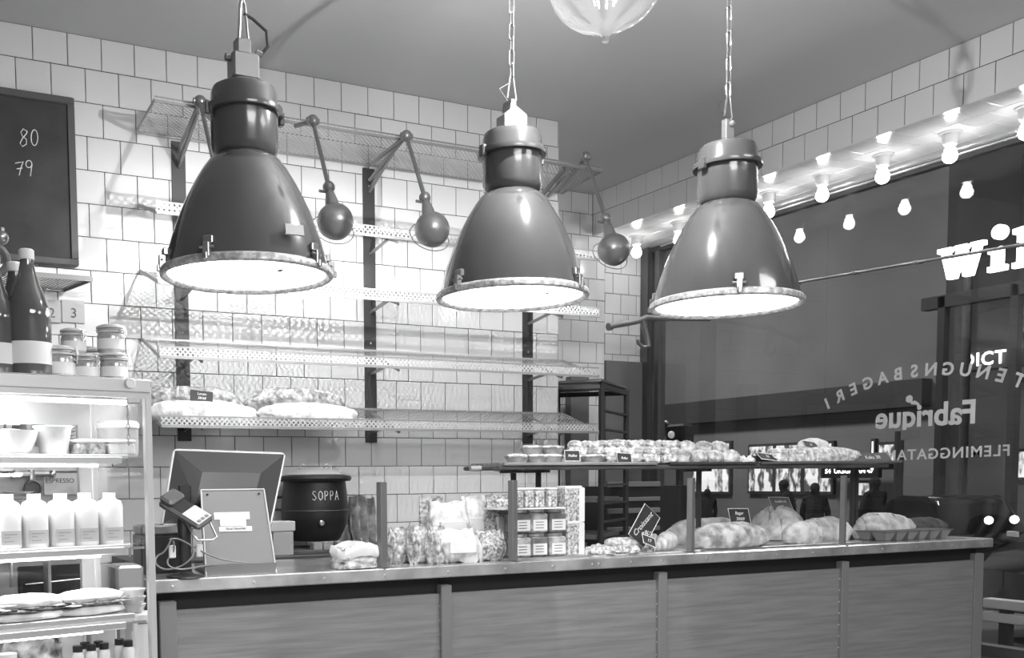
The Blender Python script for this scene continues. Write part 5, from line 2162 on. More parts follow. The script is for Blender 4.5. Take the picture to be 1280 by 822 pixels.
# --- shelf B : milk jugs
jug0 = None
for k, (px, lab) in enumerate(((10, 'leftmost white milk jug, cut near the picture edge'), (44, 'second white milk jug from the left'), (77, 'third white milk jug from the left, middle of the row'),
                               (107, 'fourth white milk jug from the left'), (138, 'rightmost white milk jug on the middle case shelf'))):
    w = kplace(None, px, SHB, 0.075)
    if jug0 is None:
        t = empty('milk_jug', w, KR, lab, 'milk jug', 'white milk jugs on the middle case shelf')
        loft([ringpts(0.029, 0.030, 0.0, amp=0), ringpts(0.031, 0.032, 0.004, amp=0), ringpts(0.031, 0.032, 0.10, amp=0), ringpts(0.027, 0.028, 0.112, amp=0), ringpts(0.016, 0.016, 0.118, amp=0), ringpts(0.015, 0.015, 0.121, amp=0)]).build('jug', MILK, t, True)
        b = MB()
        b.lathe([(0.0165, 0.119), (0.0165, 0.134), (0.0001, 0.134)], 20, cap=False)
        b.build('cap', WHITEP, t, True)
        b = MB()
        b.box(-0.024, 0.024, -0.0335, -0.0325, 0.010, 0.044)
        lb_ = b.build('paper_label', CARDM, t)
        b = MB()
        b.box(-0.018, 0.014, -0.0345, -0.0336, 0.034, 0.0365)
        b.box(-0.018, -0.004, -0.0345, -0.0336, 0.027, 0.029)
        b.box(-0.018, 0.006, -0.0345, -0.0336, 0.017, 0.019)
        b.build('label_print', mat('print_grey', 0.35, 0.8), lb_)
        jug0 = t
    else:
        t = copy_tree(jug0)
        t['label'] = lab
        t.location = w
# --- shelf C : sandwiches on a board
w = kplace(None, 75, SHC, 0.02)
b = MB()
b.box(-0.5, 0.20, 0, 0.24, 0.0, 0.014, bev=0.002)
o = b.build('serving_board', STEEL_L, loc=w, rot=(0, 0, KR))
tag(o, 'long metal tray under the wrapped sandwiches', 'tray')
for px, ly, L_, h, lab, sd, rz in ((112, 0.09, 0.19, 0.055, 'large floury sandwich roll in the right of the case tray', 51, 0.1), (30, 0.08, 0.20, 0.055, 'filled sandwich with dark greens in the left of the case tray', 52, 0.0)):
    w = kplace(None, px, SHC + 0.015, ly)
    t = empty('sandwich_roll', w, KR + rz, lab, 'sandwich', 'sandwich rolls in the display case')
    blob(L_, 0.10, h * 0.5, sd, 0.1).build('bottom_bread', mat('pale_bread', 0.75, 0.7, nz=(20, 0.6, 0.85)), t, True)
    b = blob(L_ * 1.01, 0.105, 0.02, sd + 3, 0.5, 7, 0.2)
    b.v = [(x, y, z + h * 0.42) for x, y, z in b.v]
    b.build('filling', mat('sandwich_filling', 0.2, 0.7, nz=(50, 0.08, 0.6)), t, True)
    b = blob(L_, 0.10, h * 0.55, sd + 1, 0.1)
    b.v = [(x, y, z + h * 0.62) for x, y, z in b.v]
    b.build('top_bread', MATS['pale_bread'], t, True)
w = kplace(None, 172, SHC, 0.14)
for k in range(3):
    lathe_thing('small_dish', (w.x - 0.012, w.y, SHC + 0.001 + k * 0.021), [(0.0001, 0.0), (0.024, 0.0), (0.034, 0.018), (0.036, 0.022), (0.030, 0.018), (0.0001, 0.006)], CERAM,
                '%s small white dish from the bottom, stacked beside the sandwich tray' % ords[k], 'dish', group='small dishes beside the sandwich tray')
# --- shelf D : cartons and capped bottles on the base
ZD = kp_(80, 822).z - 0.065
b = MB()
b.box(-1.13, -0.02, 0.02, KD - 0.04, ZD - 0.01, ZD)
b.build('lower_shelf', mat('shelf_plate', 0.7, 0.2, 0.3), kc)
for px, ly, lab in ((87, 0.16, 'white drink carton with a dark line, left one below the sandwich tray'), (128, 0.15, 'white rounded drink carton, right one below the sandwich tray'), (176, 0.14, 'white bottle shaped carton next to the case post')):
    w = kplace(None, px, ZD, ly)
    t = empty('drink_carton', w, KR, lab, 'carton', 'drink cartons at the bottom of the case')
    b = MB()
    b.box(-0.034, 0.034, -0.03, 0.03, 0, 0.145, bev=0.006)
    b.build('carton', WHITEP, t)
    b = MB()
    b.box(-0.018, 0.018, -0.0315, -0.0302, 0.115, 0.118)
    b.build('print_line', INK, t)
for k, (px, ly) in enumerate(((98, .05), (107, .09), (115, .05), (124, .09), (131, .05), (150, .09), (161, .05))):
    w = kplace(None, px, ZD, ly)
    t = empty('capped_bottle', w, 0, '%s small bottle with dark cap from the left, at the bottom of the case' % ords[k], 'bottle', 'small dark capped bottles at the bottom of the case')
    b = MB()
    b.lathe([(0.0001, 0), (0.016, 0), (0.016, 0.06), (0.011, 0.068)], 16, cap=False)
    b.build('glass', CERAM, t, True)
    b = MB()
    b.lathe([(0.0125, 0.068), (0.0125, 0.084), (0.0001, 0.084)], 16, cap=False)
    b.build('cap', BLACKP, t, True)
w = kplace(None, 40, ZD, 0.14)
o = blob(0.16, 0.10, 0.12, 61, 0.3, 4, 0.2).build('salad_bag', mat('salad_bag_film', 0.4, 0.3, nz=(22, 0.12, 0.75)), None, True, loc=w, rot=(0, 0, KR))
tag(o, 'crinkled bag of dark leaves at the bottom left of the case', 'bag')
w = kplace(None, 10, ZD, 0.04)
t = empty('small_clear_jar', w, 0, 'small clear jar with pale lid at the bottom left of the case', 'jar')
b = MB()
b.lathe([(0.0001, 0), (0.022, 0), (0.022, 0.07)], 20, cap=False)
b.build('jar_glass', JARFILL, t, True)
b = MB()
b.lathe([(0.024, 0.07), (0.024, 0.085), (0.0001, 0.087)], 20, cap=False)
b.build('lid', WHITEP, t, True)

# ================================================================== NOOK: rack, panel, drawers, hook arm
# tall dark board against the nook wall
p0, p1 = at(757, 450, 1, YD - 0.03), at(805, 452, 1, YD - 0.03)
b = MB()
b.box(0, p1.x - p0.x, -0.03, 0.0, 0, p0.z, bev=0.003)
o = b.build('tall_dark_board', mat('dark_grey_board', 0.17, 0.6), loc=(p0.x, YD - 0.002, 0))
tag(o, 'tall dark grey board standing against the tiles beside the window', 'board')
# grey cabinet on the recess wall below
p0, p1 = at(700, 467, 1, 0.9), at(735, 467, 1, 0.9)
b = MB()
b.box(0, 0.16, -0.0, 0.06, 0, p0.z)
o = b.build('narrow_grey_panel', mat('grey_panel', 0.16, 0.6), loc=(at(716, 470, 1, 1.0).x, 1.02, 0))
tag(o, 'narrow grey panel leaning in the recess behind the trolley', 'panel')

# baker's trolley: two ladder frames
YT0, YT1 = 0.15, 0.62
def rp(px, py, y):
    return at(px, py, 1, y)


ta = rp(752, 478, YT0)
tb = rp(822, 482, YT1)
trz = math.atan2(tb.y - ta.y, tb.x - ta.x)
t = empty('bakers_trolley', (ta.x, ta.y, 0), 0, 'tall dark steel baker trolley rack behind the upper display shelf', 'trolley')
ztp = ta.z
xa, xb2 = rp(700, 500, YT0).x - ta.x, 0.0
post = [(xb2, 0), (xb2 + 0.47, 0.42), (xa + 0.0, 0.10), (xa + 0.47, 0.52)]
corners = [Vector((0, 0, 0)), Vector((0.50, 0.36, 0)), Vector((0.16, 0.66, 0)), Vector((-0.34, 0.30, 0))]
for c in corners:
    b = MB()
    b.box(c.x - 0.013, c.x + 0.013, c.y - 0.013, c.y + 0.013, 0.06, ztp)
    b.build('post', STEEL_D, t)
    b = MB()
    b.lathe([(0.03, -0.012), (0.03, 0.012)], 16, Matrix.Translation((c.x, c.y, 0.03)) @ Matrix.Rotation(math.pi / 2, 4, 'X'))
    b.build('castor', BLACKP, t, True)
for k, (i, j) in enumerate(((0, 1), (1, 2), (2, 3), (3, 0))):
    b = MB()
    a_, c_ = corners[i], corners[j]
    b.bar(a_ + Vector((0, 0, ztp - 0.02)), c_ + Vector((0, 0, ztp - 0.02)), 0.02, 0.03)
    b.build('cross_rail', STEEL_D, t)
    b = MB()
    b.bar(a_ + Vector((0, 0, 0.09)), c_ + Vector((0, 0, 0.09)), 0.02, 0.03)
    b.build('cross_rail', STEEL_D, t)
for k in range(14):
    z = 0.22 + k * 0.115
    for i, j in ((0, 1), (2, 3)):
        if z > ztp - 0.06:
            continue
        b = MB()
        b.bar(corners[i] + Vector((0, 0, z)), corners[j] + Vector((0, 0, z)), 0.03, 0.012)
        b.build('tray_runner', STEEL_D, t)
TC = sum(corners, Vector()) / 4
b = MB()
MT = Matrix.Translation((ta.x + TC.x, ta.y + TC.y, ztp + 0.001)) @ Matrix.Rotation(math.atan2(0.36, 0.5), 4, 'Z')
b.box(-0.31, 0.31, -0.235, 0.235, 0, 0.02, bev=0.004)
o = b.build('oven_tray', mat('oven_tray_grey', 0.2, 0.4, 0.5))
o.matrix_world = MT
tag(o, 'grey oven tray lying on top of the trolley', 'tray')
for k, z in enumerate((0.22 + 0.115 * 6, 0.22 + 0.115 * 8)):
    b = MB()
    b.box(-0.28, 0.28, -0.20, 0.20, 0, 0.03, bev=0.004)
    o = b.build('oven_tray', mat('oven_tray_grey', 0.2, 0.4, 0.5))
    o.matrix_world = Matrix.Translation((ta.x + TC.x, ta.y + TC.y, z + 0.007)) @ Matrix.Rotation(math.atan2(0.36, 0.5), 4, 'Z')
    tag(o, ['grey oven tray in the lower slot of the trolley, seen through the glass guard', 'grey oven tray in the slot just below the upper display shelf'][k], 'tray')

# low crates and drawers right of the trolley
pa = rp(757, 600, 0.55)
cb_ = empty('drawer_cabinet', (pa.x + 0.05, 0.62, 0), 0, 'dark cabinet with pale drawer edges behind the counter near the window', 'cabinet')
W1 = rp(828, 600, 0.55).x - pa.x
b = MB()
b.box(0.06, W1 + 0.25, 0, 0.42, 0, 1.24)
b.build('carcass', BLACKP, cb_)
for z, h in ((rp(780, 605, 0.7).z, 0.035), (rp(780, 627, 0.7).z + 0.02, 0.028), (rp(780, 634, 0.7).z - 0.02, 0.035), (rp(780, 660, 0.7).z, 0.03)):
    b = MB()
    b.box(0.01, W1 - 0.02, -0.02, 0.0, z - h / 2, z + h / 2, bev=0.003)
    b.build('drawer_edge', mat('drawer_edge', 0.22, 0.5), cb_)

# hook arm near the window corner
pm = at(830, 385, 1, 0.62)
a0, a1 = at(762, 408, 1, 0.62), at(868, 366, 1, 0.62)
t = empty('pipe_hook_arm', pm, 0, 'thick dark pipe arm with curved hook left of the right pendant', 'pipe arm')
b = MB()
b.tube([a0 - pm, at(795, 402, 1, .62) - pm, at(808, 397, 1, .62) - pm, at(830, 398, 1, .62) - pm], [0.018, 0.018, 0.022, 0.02], 12)
b.tube([a0 - pm - Vector((0.012, 0, 0.002)), a0 - pm + Vector((0.016, 0, 0.002))], 0.026, 12)
b.build('pipe', SWING, t, True)
b = MB()
b.tube([at(803, 400, 1, .62) - pm, at(808, 418, 1, .62) - pm, at(811, 432, 1, .62) - pm, at(804, 434, 1, .62) - pm, at(798, 429, 1, .62) - pm, at(797, 424, 1, .62) - pm], [0.019, 0.018, 0.017, 0.014, 0.012, 0.011], 10)
b.build('hook', SWING, t, True)
b = MB()
q0 = at(830, 398, 1, .62) - pm
b.tube([q0, Vector((XG - pm.x - 0.0, q0.y, q0.z + 0.02))], 0.014, 10)
b.build('wall_bar', SWING, t, True)

# ================================================================== WINDOW LETTERING (reads from the street)
GX = XG - 0.006
MTX = Matrix(((0, 0, 1, 0), (1, 0, 0, 0), (0, 1, 0, 0), (0, 0, 0, 1)))     # text x -> world y, text y -> world z, normal +x
t = empty('window_lettering', (GX, -1.04, 1.7), 0, 'mirrored grey lettering arched and stacked on the inside of the big dark window', 'lettering')
org = Vector(t.location)
def on_glass(y, z, rot=0.0):
    return Matrix.Translation((0, y - org.y, z - org.z)) @ MTX @ Matrix.Rotation(rot, 4, 'Z')


word = 'STENUGNSBAGERI'
yI, zI = at(1034, 505, 0, GX)[1:]
yT, zT = at(1274, 476, 0, GX)[1:]
yc, zc_ = at(1166, 462, 0, GX)[1:]
# circle through I, mid, T
def circle3(p, q, r):
    ax, ay, bx, by, cx, cy = *p, *q, *r
    d = 2 * (ax * (by - cy) + bx * (cy - ay) + cx * (ay - by))
    ux = ((ax * ax + ay * ay) * (by - cy) + (bx * bx + by * by) * (cy - ay) + (cx * cx + cy * cy) * (ay - by)) / d
    uy = ((ax * ax + ay * ay) * (cx - bx) + (bx * bx + by * by) * (ax - cx) + (cx * cx + cy * cy) * (bx - ax)) / d
    return ux, uy, math.hypot(ax - ux, ay - uy)


cy_, cz_, rr_ = circle3((yI, zI), (yc, zc_), (yT, zT))
aI = math.atan2(zI - cz_, yI - cy_)
aT = math.atan2(zT - cz_, yT - cy_)
for i, chh in enumerate(word):
    # letter T (index 1) at aT, letter I (index 13) at aI
    a_ = aT + (aI - aT) * (i - 1) / 12
    text_obj(chh, 0.098, LETTER, 'letter', t, on_glass(cy_ + rr_ * math.cos(a_), cz_ + rr_ * math.sin(a_), a_ - math.pi / 2), bold=0.0028)
yF, zF = at(1220, 516, 0, GX)[1:]
yE, zE = at(1095, 524, 0, GX)[1:]
o = text_obj('Fabrique', 0.155, LETTER, 'name_lettering', t, on_glass((yF + yE) / 2, (zF + zE) / 2 + 0.002), bold=0.004)
wd = o.dimensions.x or 1
me = o.data
xs_ = [v_.co.x for v_ in me.vertices]
k_ = abs(yE - yF) / (max(xs_) - min(xs_))
o.matrix_local = on_glass((yF + yE) / 2, (zF + zE) / 2 + 0.002) @ Matrix.Diagonal((k_, k_ * 1.02, 1, 1))
# little figure over the q
yq, zq = at(1140, 502, 0, GX)[1:]
b = MB()
MO = on_glass(yq, zq)
def gpoly(pts):
    b.poly(pts, 0.001, MO @ Matrix.Rotation(math.pi / 2, 4, 'X').inverted())


b.poly([(0.022 * math.cos(k * math.pi / 7) + 0.016 + (0.004 if k % 2 else 0) * math.cos(k), 0.022 * math.sin(k * math.pi / 7) + 0.018) for k in range(14)], 0.001, MO @ Matrix.Rotation(-math.pi / 2, 4, 'X'))
b.poly([(0.01, 0.0), (-0.02, 0.006), (-0.045, -0.012), (-0.050, -0.045), (-0.038, -0.046), (-0.030, -0.018), (0.004, -0.014)], 0.001, MO @ Matrix.Rotation(-math.pi / 2, 4, 'X'))
b.build('emblem', LETTER, t)
yF, zF = at(1262, 563, 0, GX)[1:]
yN, zN = at(1108, 570, 0, GX)[1:]
o = text_obj('FLEMINGGATAN', 0.09, LETTER, 'street_lettering', t, bold=0.0015, space=1.15)
xs_ = [v_.co.x for v_ in o.data.vertices]
k_ = abs(yN - yF) / (max(xs_) - min(xs_))
sz = math.atan2(zN - zF, yN - yF)
o.matrix_local = on_glass((yF + yN) / 2, (zF + zN) / 2, sz) @ Matrix.Diagonal((k_, k_ * 0.95, 1, 1))
yq, zq = at(1137, 543, 0, GX)[1:]
b = MB()
b.box(-0.055, 0.055, 0, 0.001, -0.028, 0.028, MO @ Matrix.Translation((yq - at(1140, 502, 0, GX).y, zq - at(1140, 502, 0, GX).z, 0)) @ Matrix.Rotation(-math.pi / 2, 4, 'X'))
b.build('small_sticker', mat('sticker_grey', 0.16, 0.7), t)

# ================================================================== STREET
b = MB()
b.box(XG + 0.12, 40, -14, 40, -0.3, -0.15)
o = b.build('street', ASPH)
tag(o, 'dark wet street outside the window', 'street', kind='structure')
b = MB()
b.box(XG + 0.12, XG + 2.0, -14, 20, -0.15, -0.02)
o = b.build('pavement', mat('pavement', 0.12, 0.8, nz=(2, 0.1, 0.15)))
tag(o, 'pavement right outside the window', 'pavement', kind='structure')

FX = 15.0


def fx(px, py, X=FX):
    return at(px, py, 0, X)


y_far, y_near = fx(820, 600).y + 4, fx(1176, 600).y
fb = empty('street_building', (FX, y_near, 0), 0, 'dark building across the street with lit shop windows', 'building')
b = MB()
b.box(0, 1.9, 0, y_far - y_near, -0.2, 9.0)
b.build('wall', FACADE, fb)
b = MB()
b.box(-0.25, 0, 0.2, y_far - y_near, fx(900, 500).z - 0.45, fx(900, 500).z)
b.build('ledge', FACADE_D, fb)
def fwin(px0, px1, py0, py1, m, panes, nm='shop_window', X=FX):
    a_, c_ = fx(px0, py1, X), fx(px1, py0, X)
    y0, y1 = c_.y - y_near, a_.y - y_near
    zb_, zt_ = fx((px0 + px1) / 2, py1, X).z, fx((px0 + px1) / 2, py0, X).z
    b = MB()
    b.box(-0.08, 0, y0, y1, zb_, zt_)
    f = b.build(nm, FACADE_D, fb)
    w_ = (y1 - y0) / panes
    for k in range(panes):
        b = MB()
        b.box(-0.10, -0.081, y0 + w_ * k + 0.05, y0 + w_ * (k + 1) - 0.05, zb_ + 0.05, zt_ - 0.05)
        b.build('pane', m, f)


fwin(868, 917, 552, 617, LITW, 1)
fwin(938, 1046, 553, 617, LITW2, 3)
fwin(1092, 1098, 548, 572, WINLIT, 1)
fwin(1100, 1128, 552, 580, LITW2, 1)
fwin(1075, 1095, 600, 622, LITW, 1, 'door_window')
# lit line sign
a_, c_ = fx(1046, 589), fx(1112, 589)
t = empty('lit_line_sign', (FX - 0.30, (a_.y + c_.y) / 2, a_.z), 0, 'black sign across the street with glowing letters 54 UKSGATAN 47', 'sign')
b = MB()
b.box(-0.05, 0.04, -abs(a_.y - c_.y) / 2 - 0.05, abs(a_.y - c_.y) / 2 + 0.05, -0.12, 0.12)
b.build('sign_box', BLACKM, t)
o = text_obj('54  UKSGATAN 47', 0.2, NEON, 'glowing_letters', t, bold=0.004)
xs_ = [v_.co.x for v_ in o.data.vertices]
k_ = abs(a_.y - c_.y) * 0.92 / (max(xs_) - min(xs_))
MF = Matrix(((0, 0, -1, 0), (-1, 0, 0, 0), (0, 1, 0, 0), (0, 0, 0, 1)))     # readable from -x side
o.matrix_local = Matrix.Translation((-0.06, 0, 0)) @ MF @ Matrix.Diagonal((k_, k_ * 0.9, 1, 1))

# lighter neighbouring building at right, further
NXX = 17.0
yr0 = at(1178, 500, 0, NXX).y
NXX = 17.0
nb = empty('pale_building', (NXX, yr0, 0), 0, 'paler building at far right with dark band and lit ground floor', 'building')
b = MB()
b.box(0, 3, -14, 0, -0.2, 9)
b.build('wall', mat('pale_render', 0.38, 0.9, nz=(0.5, 0.32, 0.42)), nb)
for py, h in ((377, 0.35), (428, 0.12), (478, 0.14)):
    z = at(1230, py, 0, NXX).z
    b = MB()
    b.box(-0.3, 0, -14, 0, z - h / 2, z + h / 2)
    b.build('band', FACADE_D, nb)
for py0, py1, px0, px1 in ((596, 634, 1190, 1206), (596, 634, 1213, 1228), (560, 600, 1255, 1300)):
    a_, c_ = at(px0, py1, 0, NXX), at(px1, py0, 0, NXX)
    b = MB()
    b.box(-0.10, 0, c_.y - yr0, a_.y - yr0, a_.z, c_.z)
    f = b.build('window', FACADE_D, nb)
    b = MB()
    b.box(-0.12, -0.101, c_.y - yr0 + 0.05, a_.y - yr0 - 0.05, a_.z + 0.05, c_.z - 0.05)
    b.build('pane', LITW, f)

# big lit sign "Wil"
SXX = 12.5
a_ = at(1172, 325, 0, SXX)
sw_ = at(1255, 322, 0, SXX)
t = empty('glowing_wall_sign', (SXX, a_.y, a_.z), 0, 'big glowing white slab letters high across the street, cut by right picture edge', 'sign')
serif = {'W': [[(0.0, 1), (0.36, 1), (0.36, .86), (0.30, .86), (0.37, .34), (0.52, .86), (0.46, .86), (0.46, 1), (0.78, 1), (0.78, .86), (0.74, .86), (0.84, .34), (0.94, .86), (0.88, .86), (0.88, 1), (1.22, 1), (1.22, .86), (1.12, .86), (0.92, 0), (0.70, 0), (0.60, .5), (0.50, 0), (0.28, 0), (0.10, .86), (0.0, .86)]]}
hh_ = abs(at(1190, 308, 0, SXX).z - at(1190, 348, 0, SXX).z)
ww_ = abs(at(1170, 325, 0, SXX).y - at(1228, 320, 0, SXX).y) / 1.22


def slab(pts, name, yo, zo, sx, sz):
    b = MB()
    n_ = len(pts)
    # triangulated by splitting into thin polygon pair: front and back ngons
    vs = [(0, -(x * sx) + yo, z * sz + zo) for x, z in pts] + [(0.08, -(x * sx) + yo, z * sz + zo) for x, z in pts]
    b.add(vs, [tuple(range(n_)), tuple(range(2 * n_ - 1, n_ - 1, -1))] + [(i, i + n_, (i + 1) % n_ + n_, (i + 1) % n_) for i in range(n_)])
    return b.build(name, NEON, t)


zb0 = at(1190, 348, 0, SXX).z - a_.z
y0_ = at(1171, 325, 0, SXX).y - a_.y
slab(serif['W'][0], 'letter', y0_, zb0, ww_, hh_)
yi = at(1234, 325, 0, SXX).y - a_.y
zi = at(1247, 338, 0, SXX).z - a_.z
slab([(0, 0.68), (0.40, 0.72), (0.40, 0.16), (0.52, 0.16), (0.52, 0), (0, 0), (0, 0.16), (0.1, 0.16), (0.1, 0.55), (0, 0.55)], 'letter', yi, zi, ww_ * 0.85, hh_)
b = MB()
cdot = at(1248, 289.5, 0, SXX)
b.lathe([(0.095, 0), (0.095, 0.08)], 24, Matrix.Translation((0, cdot.y - a_.y, cdot.z - a_.z)) @ Matrix.Rotation(math.pi / 2, 4, 'Y'))
b.build('letter_dot', NEON, t)
yi = at(1265, 310, 0, SXX).y - a_.y
zi = at(1272, 334, 0, SXX).z - a_.z
slab([(0, 1.15), (0.40, 1.2), (0.40, 0.16), (0.55, 0.16), (0.55, 0), (0, 0), (0, 0.16), (0.12, 0.16), (0.12, 1.0), (0, 1.0)], 'letter', yi, zi, ww_ * 0.9, hh_)
b = MB()
b.box(0.1, 0.25, -3.2, 0.3, zb0 - 0.35, zb0 - 0.18)
b.build('carrier_beam', FACADE_D, t)
b = MB()
for yy in (0.0, -1.0):
    b.box(0.1, 0.22, yy - 0.05, yy + 0.05, -a_.z - 0.15, zb0 - 0.2)
b.build('support_post', STEEL_D, t)
# small glowing sign
p = at(1229, 449, 0, 14.0)
t = empty('small_glowing_sign', p, 0, 'small glowing white sign below the big glowing letters', 'sign')
b = MB()
b.box(0.02, 0.3, -0.45, 0.45, -0.14, 0.14)
b.build('sign_box', FACADE_D, t)
o = text_obj('DICT', 0.27, NEON, 'glowing_letters', t, MF, bold=0.005, space=1.1)

# poles outside
for k, (px, X, lab) in enumerate(((1203, 13.2, 'street pole behind the window lettering, right one'), (1123, 12.0, 'thin street pole left of the lettering sticker'))):
    p = at(px, 600, 0, X)
    b = MB()
    b.tube([(0, 0, -0.15), (0, 0, 4.2 if k == 0 else 1.9)], 0.06, 10)
    o = b.build('street_pole', mat('pole_grey', 0.05, 0.6), smooth=True, loc=(p.x, p.y, 0))
    tag(o, lab, 'pole')


# cars
def car(X, y0, y1, z1, lab, headlight_side, plate=False, name='parked_car'):
    L_ = y1 - y0
    t = empty(name, (X, y0, -0.15), 0, lab, 'car')
    prof = [(0, 0.25), (0, 0.62), (0.03, 0.75), (0.22, 0.86), (0.34, 1.28), (0.42, 1.40), (0.66, 1.42), (0.78, 1.34), (0.92, 0.95), (0.99, 0.88), (1.0, 0.6), (1.0, 0.25)]
    k = (z1 + 0.15) / 1.42
    b = MB()
    n_ = len(prof)
    vs = []
    for x, ins in ((0, 0.06), (0.12, 0.0), (1.58, 0.0), (1.7, 0.06)):
        for u, z in prof:
            taper = 0.16 if z > 0.95 else 0
            xx = x + (taper if x < 0.8 else -taper)
            vs.append((xx, (u * (1 - 2 * ins / L_) + ins / L_) * L_, z * k))
    fs = []
    for j in range(3):
        for i in range(n_):
            a_, b2 = j * n_ + i, j * n_ + (i + 1) % n_
            fs.append((a_, a_ + n_, b2 + n_, b2))
    fs += [tuple(range(n_ - 1, -1, -1)), tuple(range(3 * n_, 4 * n_))]
    b.add(vs, fs)
    b.build('body', CARM, t, True)
    b = MB()
    b.poly([(0.27 * L_, 0.90 * k), (0.37 * L_, 1.30 * k), (0.50 * L_, 1.34 * k), (0.50 * L_, 0.92 * k)], 0.02, Matrix.Rotation(math.pi / 2, 4, 'Z') @ Matrix.Translation((0, -0.11, 0)))
    b.poly([(0.52 * L_, 0.92 * k), (0.52 * L_, 1.34 * k), (0.70 * L_, 1.34 * k), (0.84 * L_, 0.94 * k)], 0.02, Matrix.Rotation(math.pi / 2, 4, 'Z') @ Matrix.Translation((0, -0.11, 0)))
    b.build('side_window', CARG, t)
    b = MB()
    b.tube([(0.1, 0.25 * L_, 0.88 * k), (0.22, 0.37 * L_, 1.33 * k), (0.26, 0.66 * L_, 1.40 * k), (0.2, 0.80 * L_, 1.25 * k)], 0.012, 6)
    b.build('window_trim', STEEL_L, t, True)
    for u in (0.17, 0.80):
        b = MB()
        b.lathe([(0.31, 0), (0.31, 0.2), (0.20, 0.21), (0.0001, 0.2)], 20, Matrix.Translation((0.16, u * L_, 0.31)) @ Matrix.Rotation(-math.pi / 2, 4, 'Y'))
        b.build('wheel', BLACKM, t, True)
    b = MB()
    if headlight_side:
        for x in (0.25, 1.4):
            b.ball((x, 0.0, 0.66 * k), 0.10, 12, 8, (1, 0.4, 0.7))
    else:
        b.ball((0.06, 0.93 * L_, 0.7 * k), 0.07, 10, 6)
    b.build('headlight', HEADL, t, True)
    if plate:
        b = MB()
        b.box(0.6, 1.1, -0.03, -0.01, 0.40 * k, 0.52 * k)
        b.build('number_plate', PAPER, t)
    return t


ya, yb_ = at(1215, 640, 0, 10.5).y, at(1068, 640, 0, 10.5).y
car(10.5, ya, yb_, at(1130, 619, 0, 10.5).z, 'dark parked car outside, roofline glinting behind the long loaf', False)
p = at(1262, 640, 0, 8.2)
c = car(8.2, p.y - 4.2, p.y, 1.25, 'dark car with bright headlights at the far right outside', False, False, 'approaching_car')
for o in list(c.children):
    if o.name.startswith('headlight'):
        bpy.data.objects.remove(o)
c.location = (8.2, at(1216, 640, 0, 8.2).y, -0.15)
c.rotation_euler = (0, 0, -math.pi / 2 - 0.5)
zz_ = at(1240, 650, 0, 8.0).z + 0.15
hl0, hl1 = c.matrix_basis.inverted() @ at(1235, 650, 0, 8.1), None
b = MB()
for px, py in ((1236, 650), (1268, 649)):
    q = c.matrix_basis.inverted() @ at(px, py, 0, 7.85)
    b.ball(q, 0.034, 12, 8)
b.build('headlight', HEADL, c, True)
q0 = c.matrix_basis.inverted() @ at(1266, 667, 0, 7.8)
b = MB()
b.box(q0.x - 0.07, q0.x + 0.07, q0.y - 0.01, q0.y + 0.01, q0.z - 0.022, q0.z + 0.022)
b.build('number_plate', PAPER, c)

# pale bumper / bench planks at the lower right outside
p = at(1262, 765, 0, 5.6)
t = empty('street_bench', (5.6, p.y, 0), 0, 'pale slatted street bench low outside the window at far right', 'bench')
for k, py in enumerate((756, 773)):
    z = at(1262, py, 0, 5.6).z
    b = MB()
    b.box(-0.02, 0.06, -1.2, 0.16, z - 0.03, z + 0.03, bev=0.005)
    b.build('plank', mat('bench_plank', 0.6, 0.6), t)
b = MB()
b.box(-0.01, 0.05, -1.0, -0.94, 0.0, z + 0.1)
b.box(-0.01, 0.05, 0.0, 0.06, 0.0, z + 0.1)
b.build('bench_leg', STEEL_D, t)


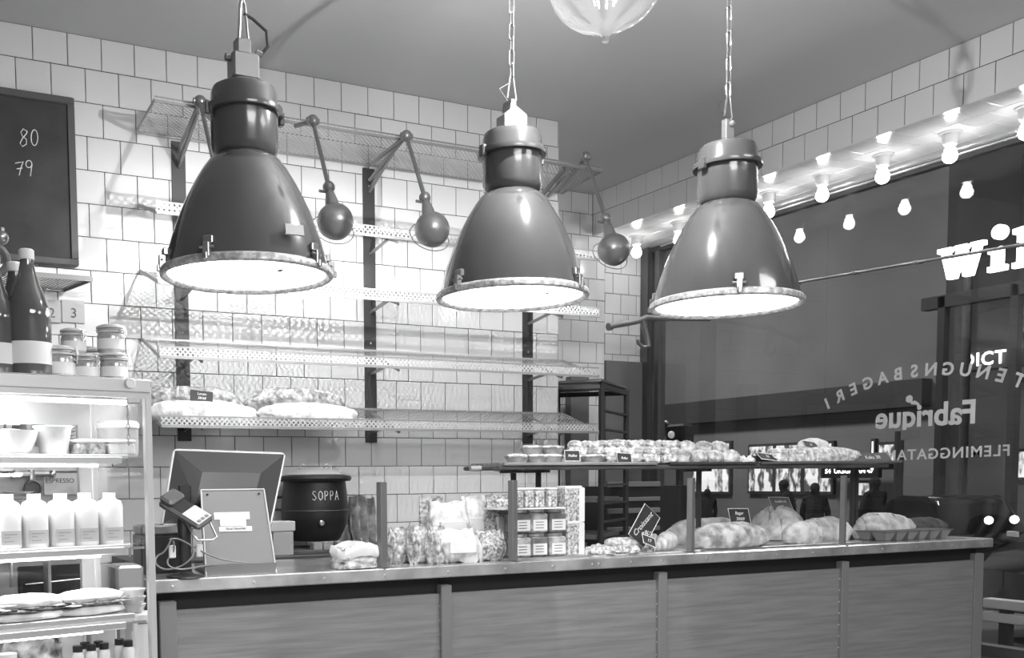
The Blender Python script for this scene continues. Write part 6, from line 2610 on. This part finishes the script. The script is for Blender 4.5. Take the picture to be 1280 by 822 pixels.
# pedestrians
def person(px, py_head, py_foot, X, lab, rz=0.0, lean=0.0):
    hd = at(px, py_head, 0, X)
    H_ = hd.z + 0.15
    t = empty('person', (X, hd.y, -0.15), rz, lab, 'person')
    k = H_ / 1.72
    J = {'pel': (0, 0, .95), 'sp': (0.01 + lean * .3, 0, 1.2), 'ch': (lean * .6, 0, 1.38), 'nk': (lean * .8, 0, 1.50), 'hd': (lean, 0, 1.60), 'tp': (lean, 0, 1.70),
         'sl': (lean * .5, .17, 1.42), 'sr': (lean * .5, -.17, 1.42), 'el': (0.05, .24, 1.14), 'er': (0.02, -.24, 1.14), 'wl': (0.20, .18, .98), 'wr': (0.10, -.22, .90),
         'hl': (0, .10, .92), 'hr': (0, -.10, .92), 'kl': (0.06, .11, .50), 'kr': (-0.04, -.11, .50), 'al': (0.02, .12, .07), 'ar': (-0.14, -.12, .10), 'tl': (0.16, .13, .03), 'tr': (0.0, -.13, .03)}
    Rr = {'pel': .15, 'sp': .15, 'ch': .15, 'nk': .065, 'hd': .10, 'tp': .075, 'sl': .085, 'sr': .085, 'el': .06, 'er': .06, 'wl': .045, 'wr': .045, 'hl': .11, 'hr': .11, 'kl': .075, 'kr': .075,
          'al': .05, 'ar': .05, 'tl': .035, 'tr': .035}
    E_ = [('pel', 'sp'), ('sp', 'ch'), ('ch', 'nk'), ('nk', 'hd'), ('hd', 'tp'), ('ch', 'sl'), ('ch', 'sr'), ('sl', 'el'), ('el', 'wl'), ('sr', 'er'), ('er', 'wr'), ('pel', 'hl'), ('pel', 'hr'),
          ('hl', 'kl'), ('kl', 'al'), ('hr', 'kr'), ('kr', 'ar'), ('al', 'tl'), ('ar', 'tr')]
    ks_ = list(J)
    me = bpy.data.meshes.new('body')
    me.from_pydata([tuple(c * k for c in J[q]) for q in ks_], [(ks_.index(a), ks_.index(b)) for a, b in E_], [])
    me.materials.append(COATM)
    o = bpy.data.objects.new('body', me)
    COL.objects.link(o)
    o.parent = t
    mod = o.modifiers.new('skin', 'SKIN')
    for i, q in enumerate(ks_):
        me.skin_vertices[0].data[i].radius = (Rr[q] * k, Rr[q] * k)
    me.skin_vertices[0].data[0].use_root = True
    sb = o.modifiers.new('sub', 'SUBSURF')
    sb.levels = sb.render_levels = 1
    b = MB()
    b.ball((lean * k - 0.015, 0, 1.655 * k), 0.098 * k, 14, 10, (1.05, 0.9, 1.0))
    b.build('hair', COATM, t, True)
    return t


person(990, 601, 700, 12.5, 'person in dark coat leaning forward before the lit shop window', rz=2.0, lean=0.18)
person(1019, 605, 700, 11.8, 'person in dark coat standing in the street left of the rightmost guard post', rz=0.5)
person(1093, 598, 700, 12.4, 'person seen from behind the parked car near the glowing line sign', rz=1.5)
person(884, 612, 700, 13.5, 'person far away below the leftmost lit shop window', rz=1.0)
# scooter-like dark machine outside left
p = at(850, 545, 0, 9.0)
t = empty('traffic_signal', (9.0, p.y, 0), 0, 'dark traffic signal head on a post outside beside the window frame', 'traffic signal')
b = MB()
b.box(-0.12, 0.12, -0.16, 0.16, p.z - 0.28, p.z + 0.16, bev=0.03)
b.build('signal_head', BLACKM, t)
b = MB()
b.tube([(0, 0, -0.15), (0, 0, p.z - 0.25)], 0.05, 8)
b.build('post', STEEL_D, t)
b = MB()
q = at(830, 545, 0, 9.0)
b.tube([(0, q.y - p.y + 0.2 * math.cos(k * math.pi / 10) * 0.7, p.z + 0.2 * math.sin(k * math.pi / 10)) for k in range(20)], 0.035, 6, closed=True)
b.build('ring', STEEL_D, t, True)
b = MB()
b.ball((-0.13, 0.02, p.z + 0.02), 0.05, 10, 6)
b.build('signal_lens', mat('dim_lens', 0.4, 0.4, emit=0.12), t, True)
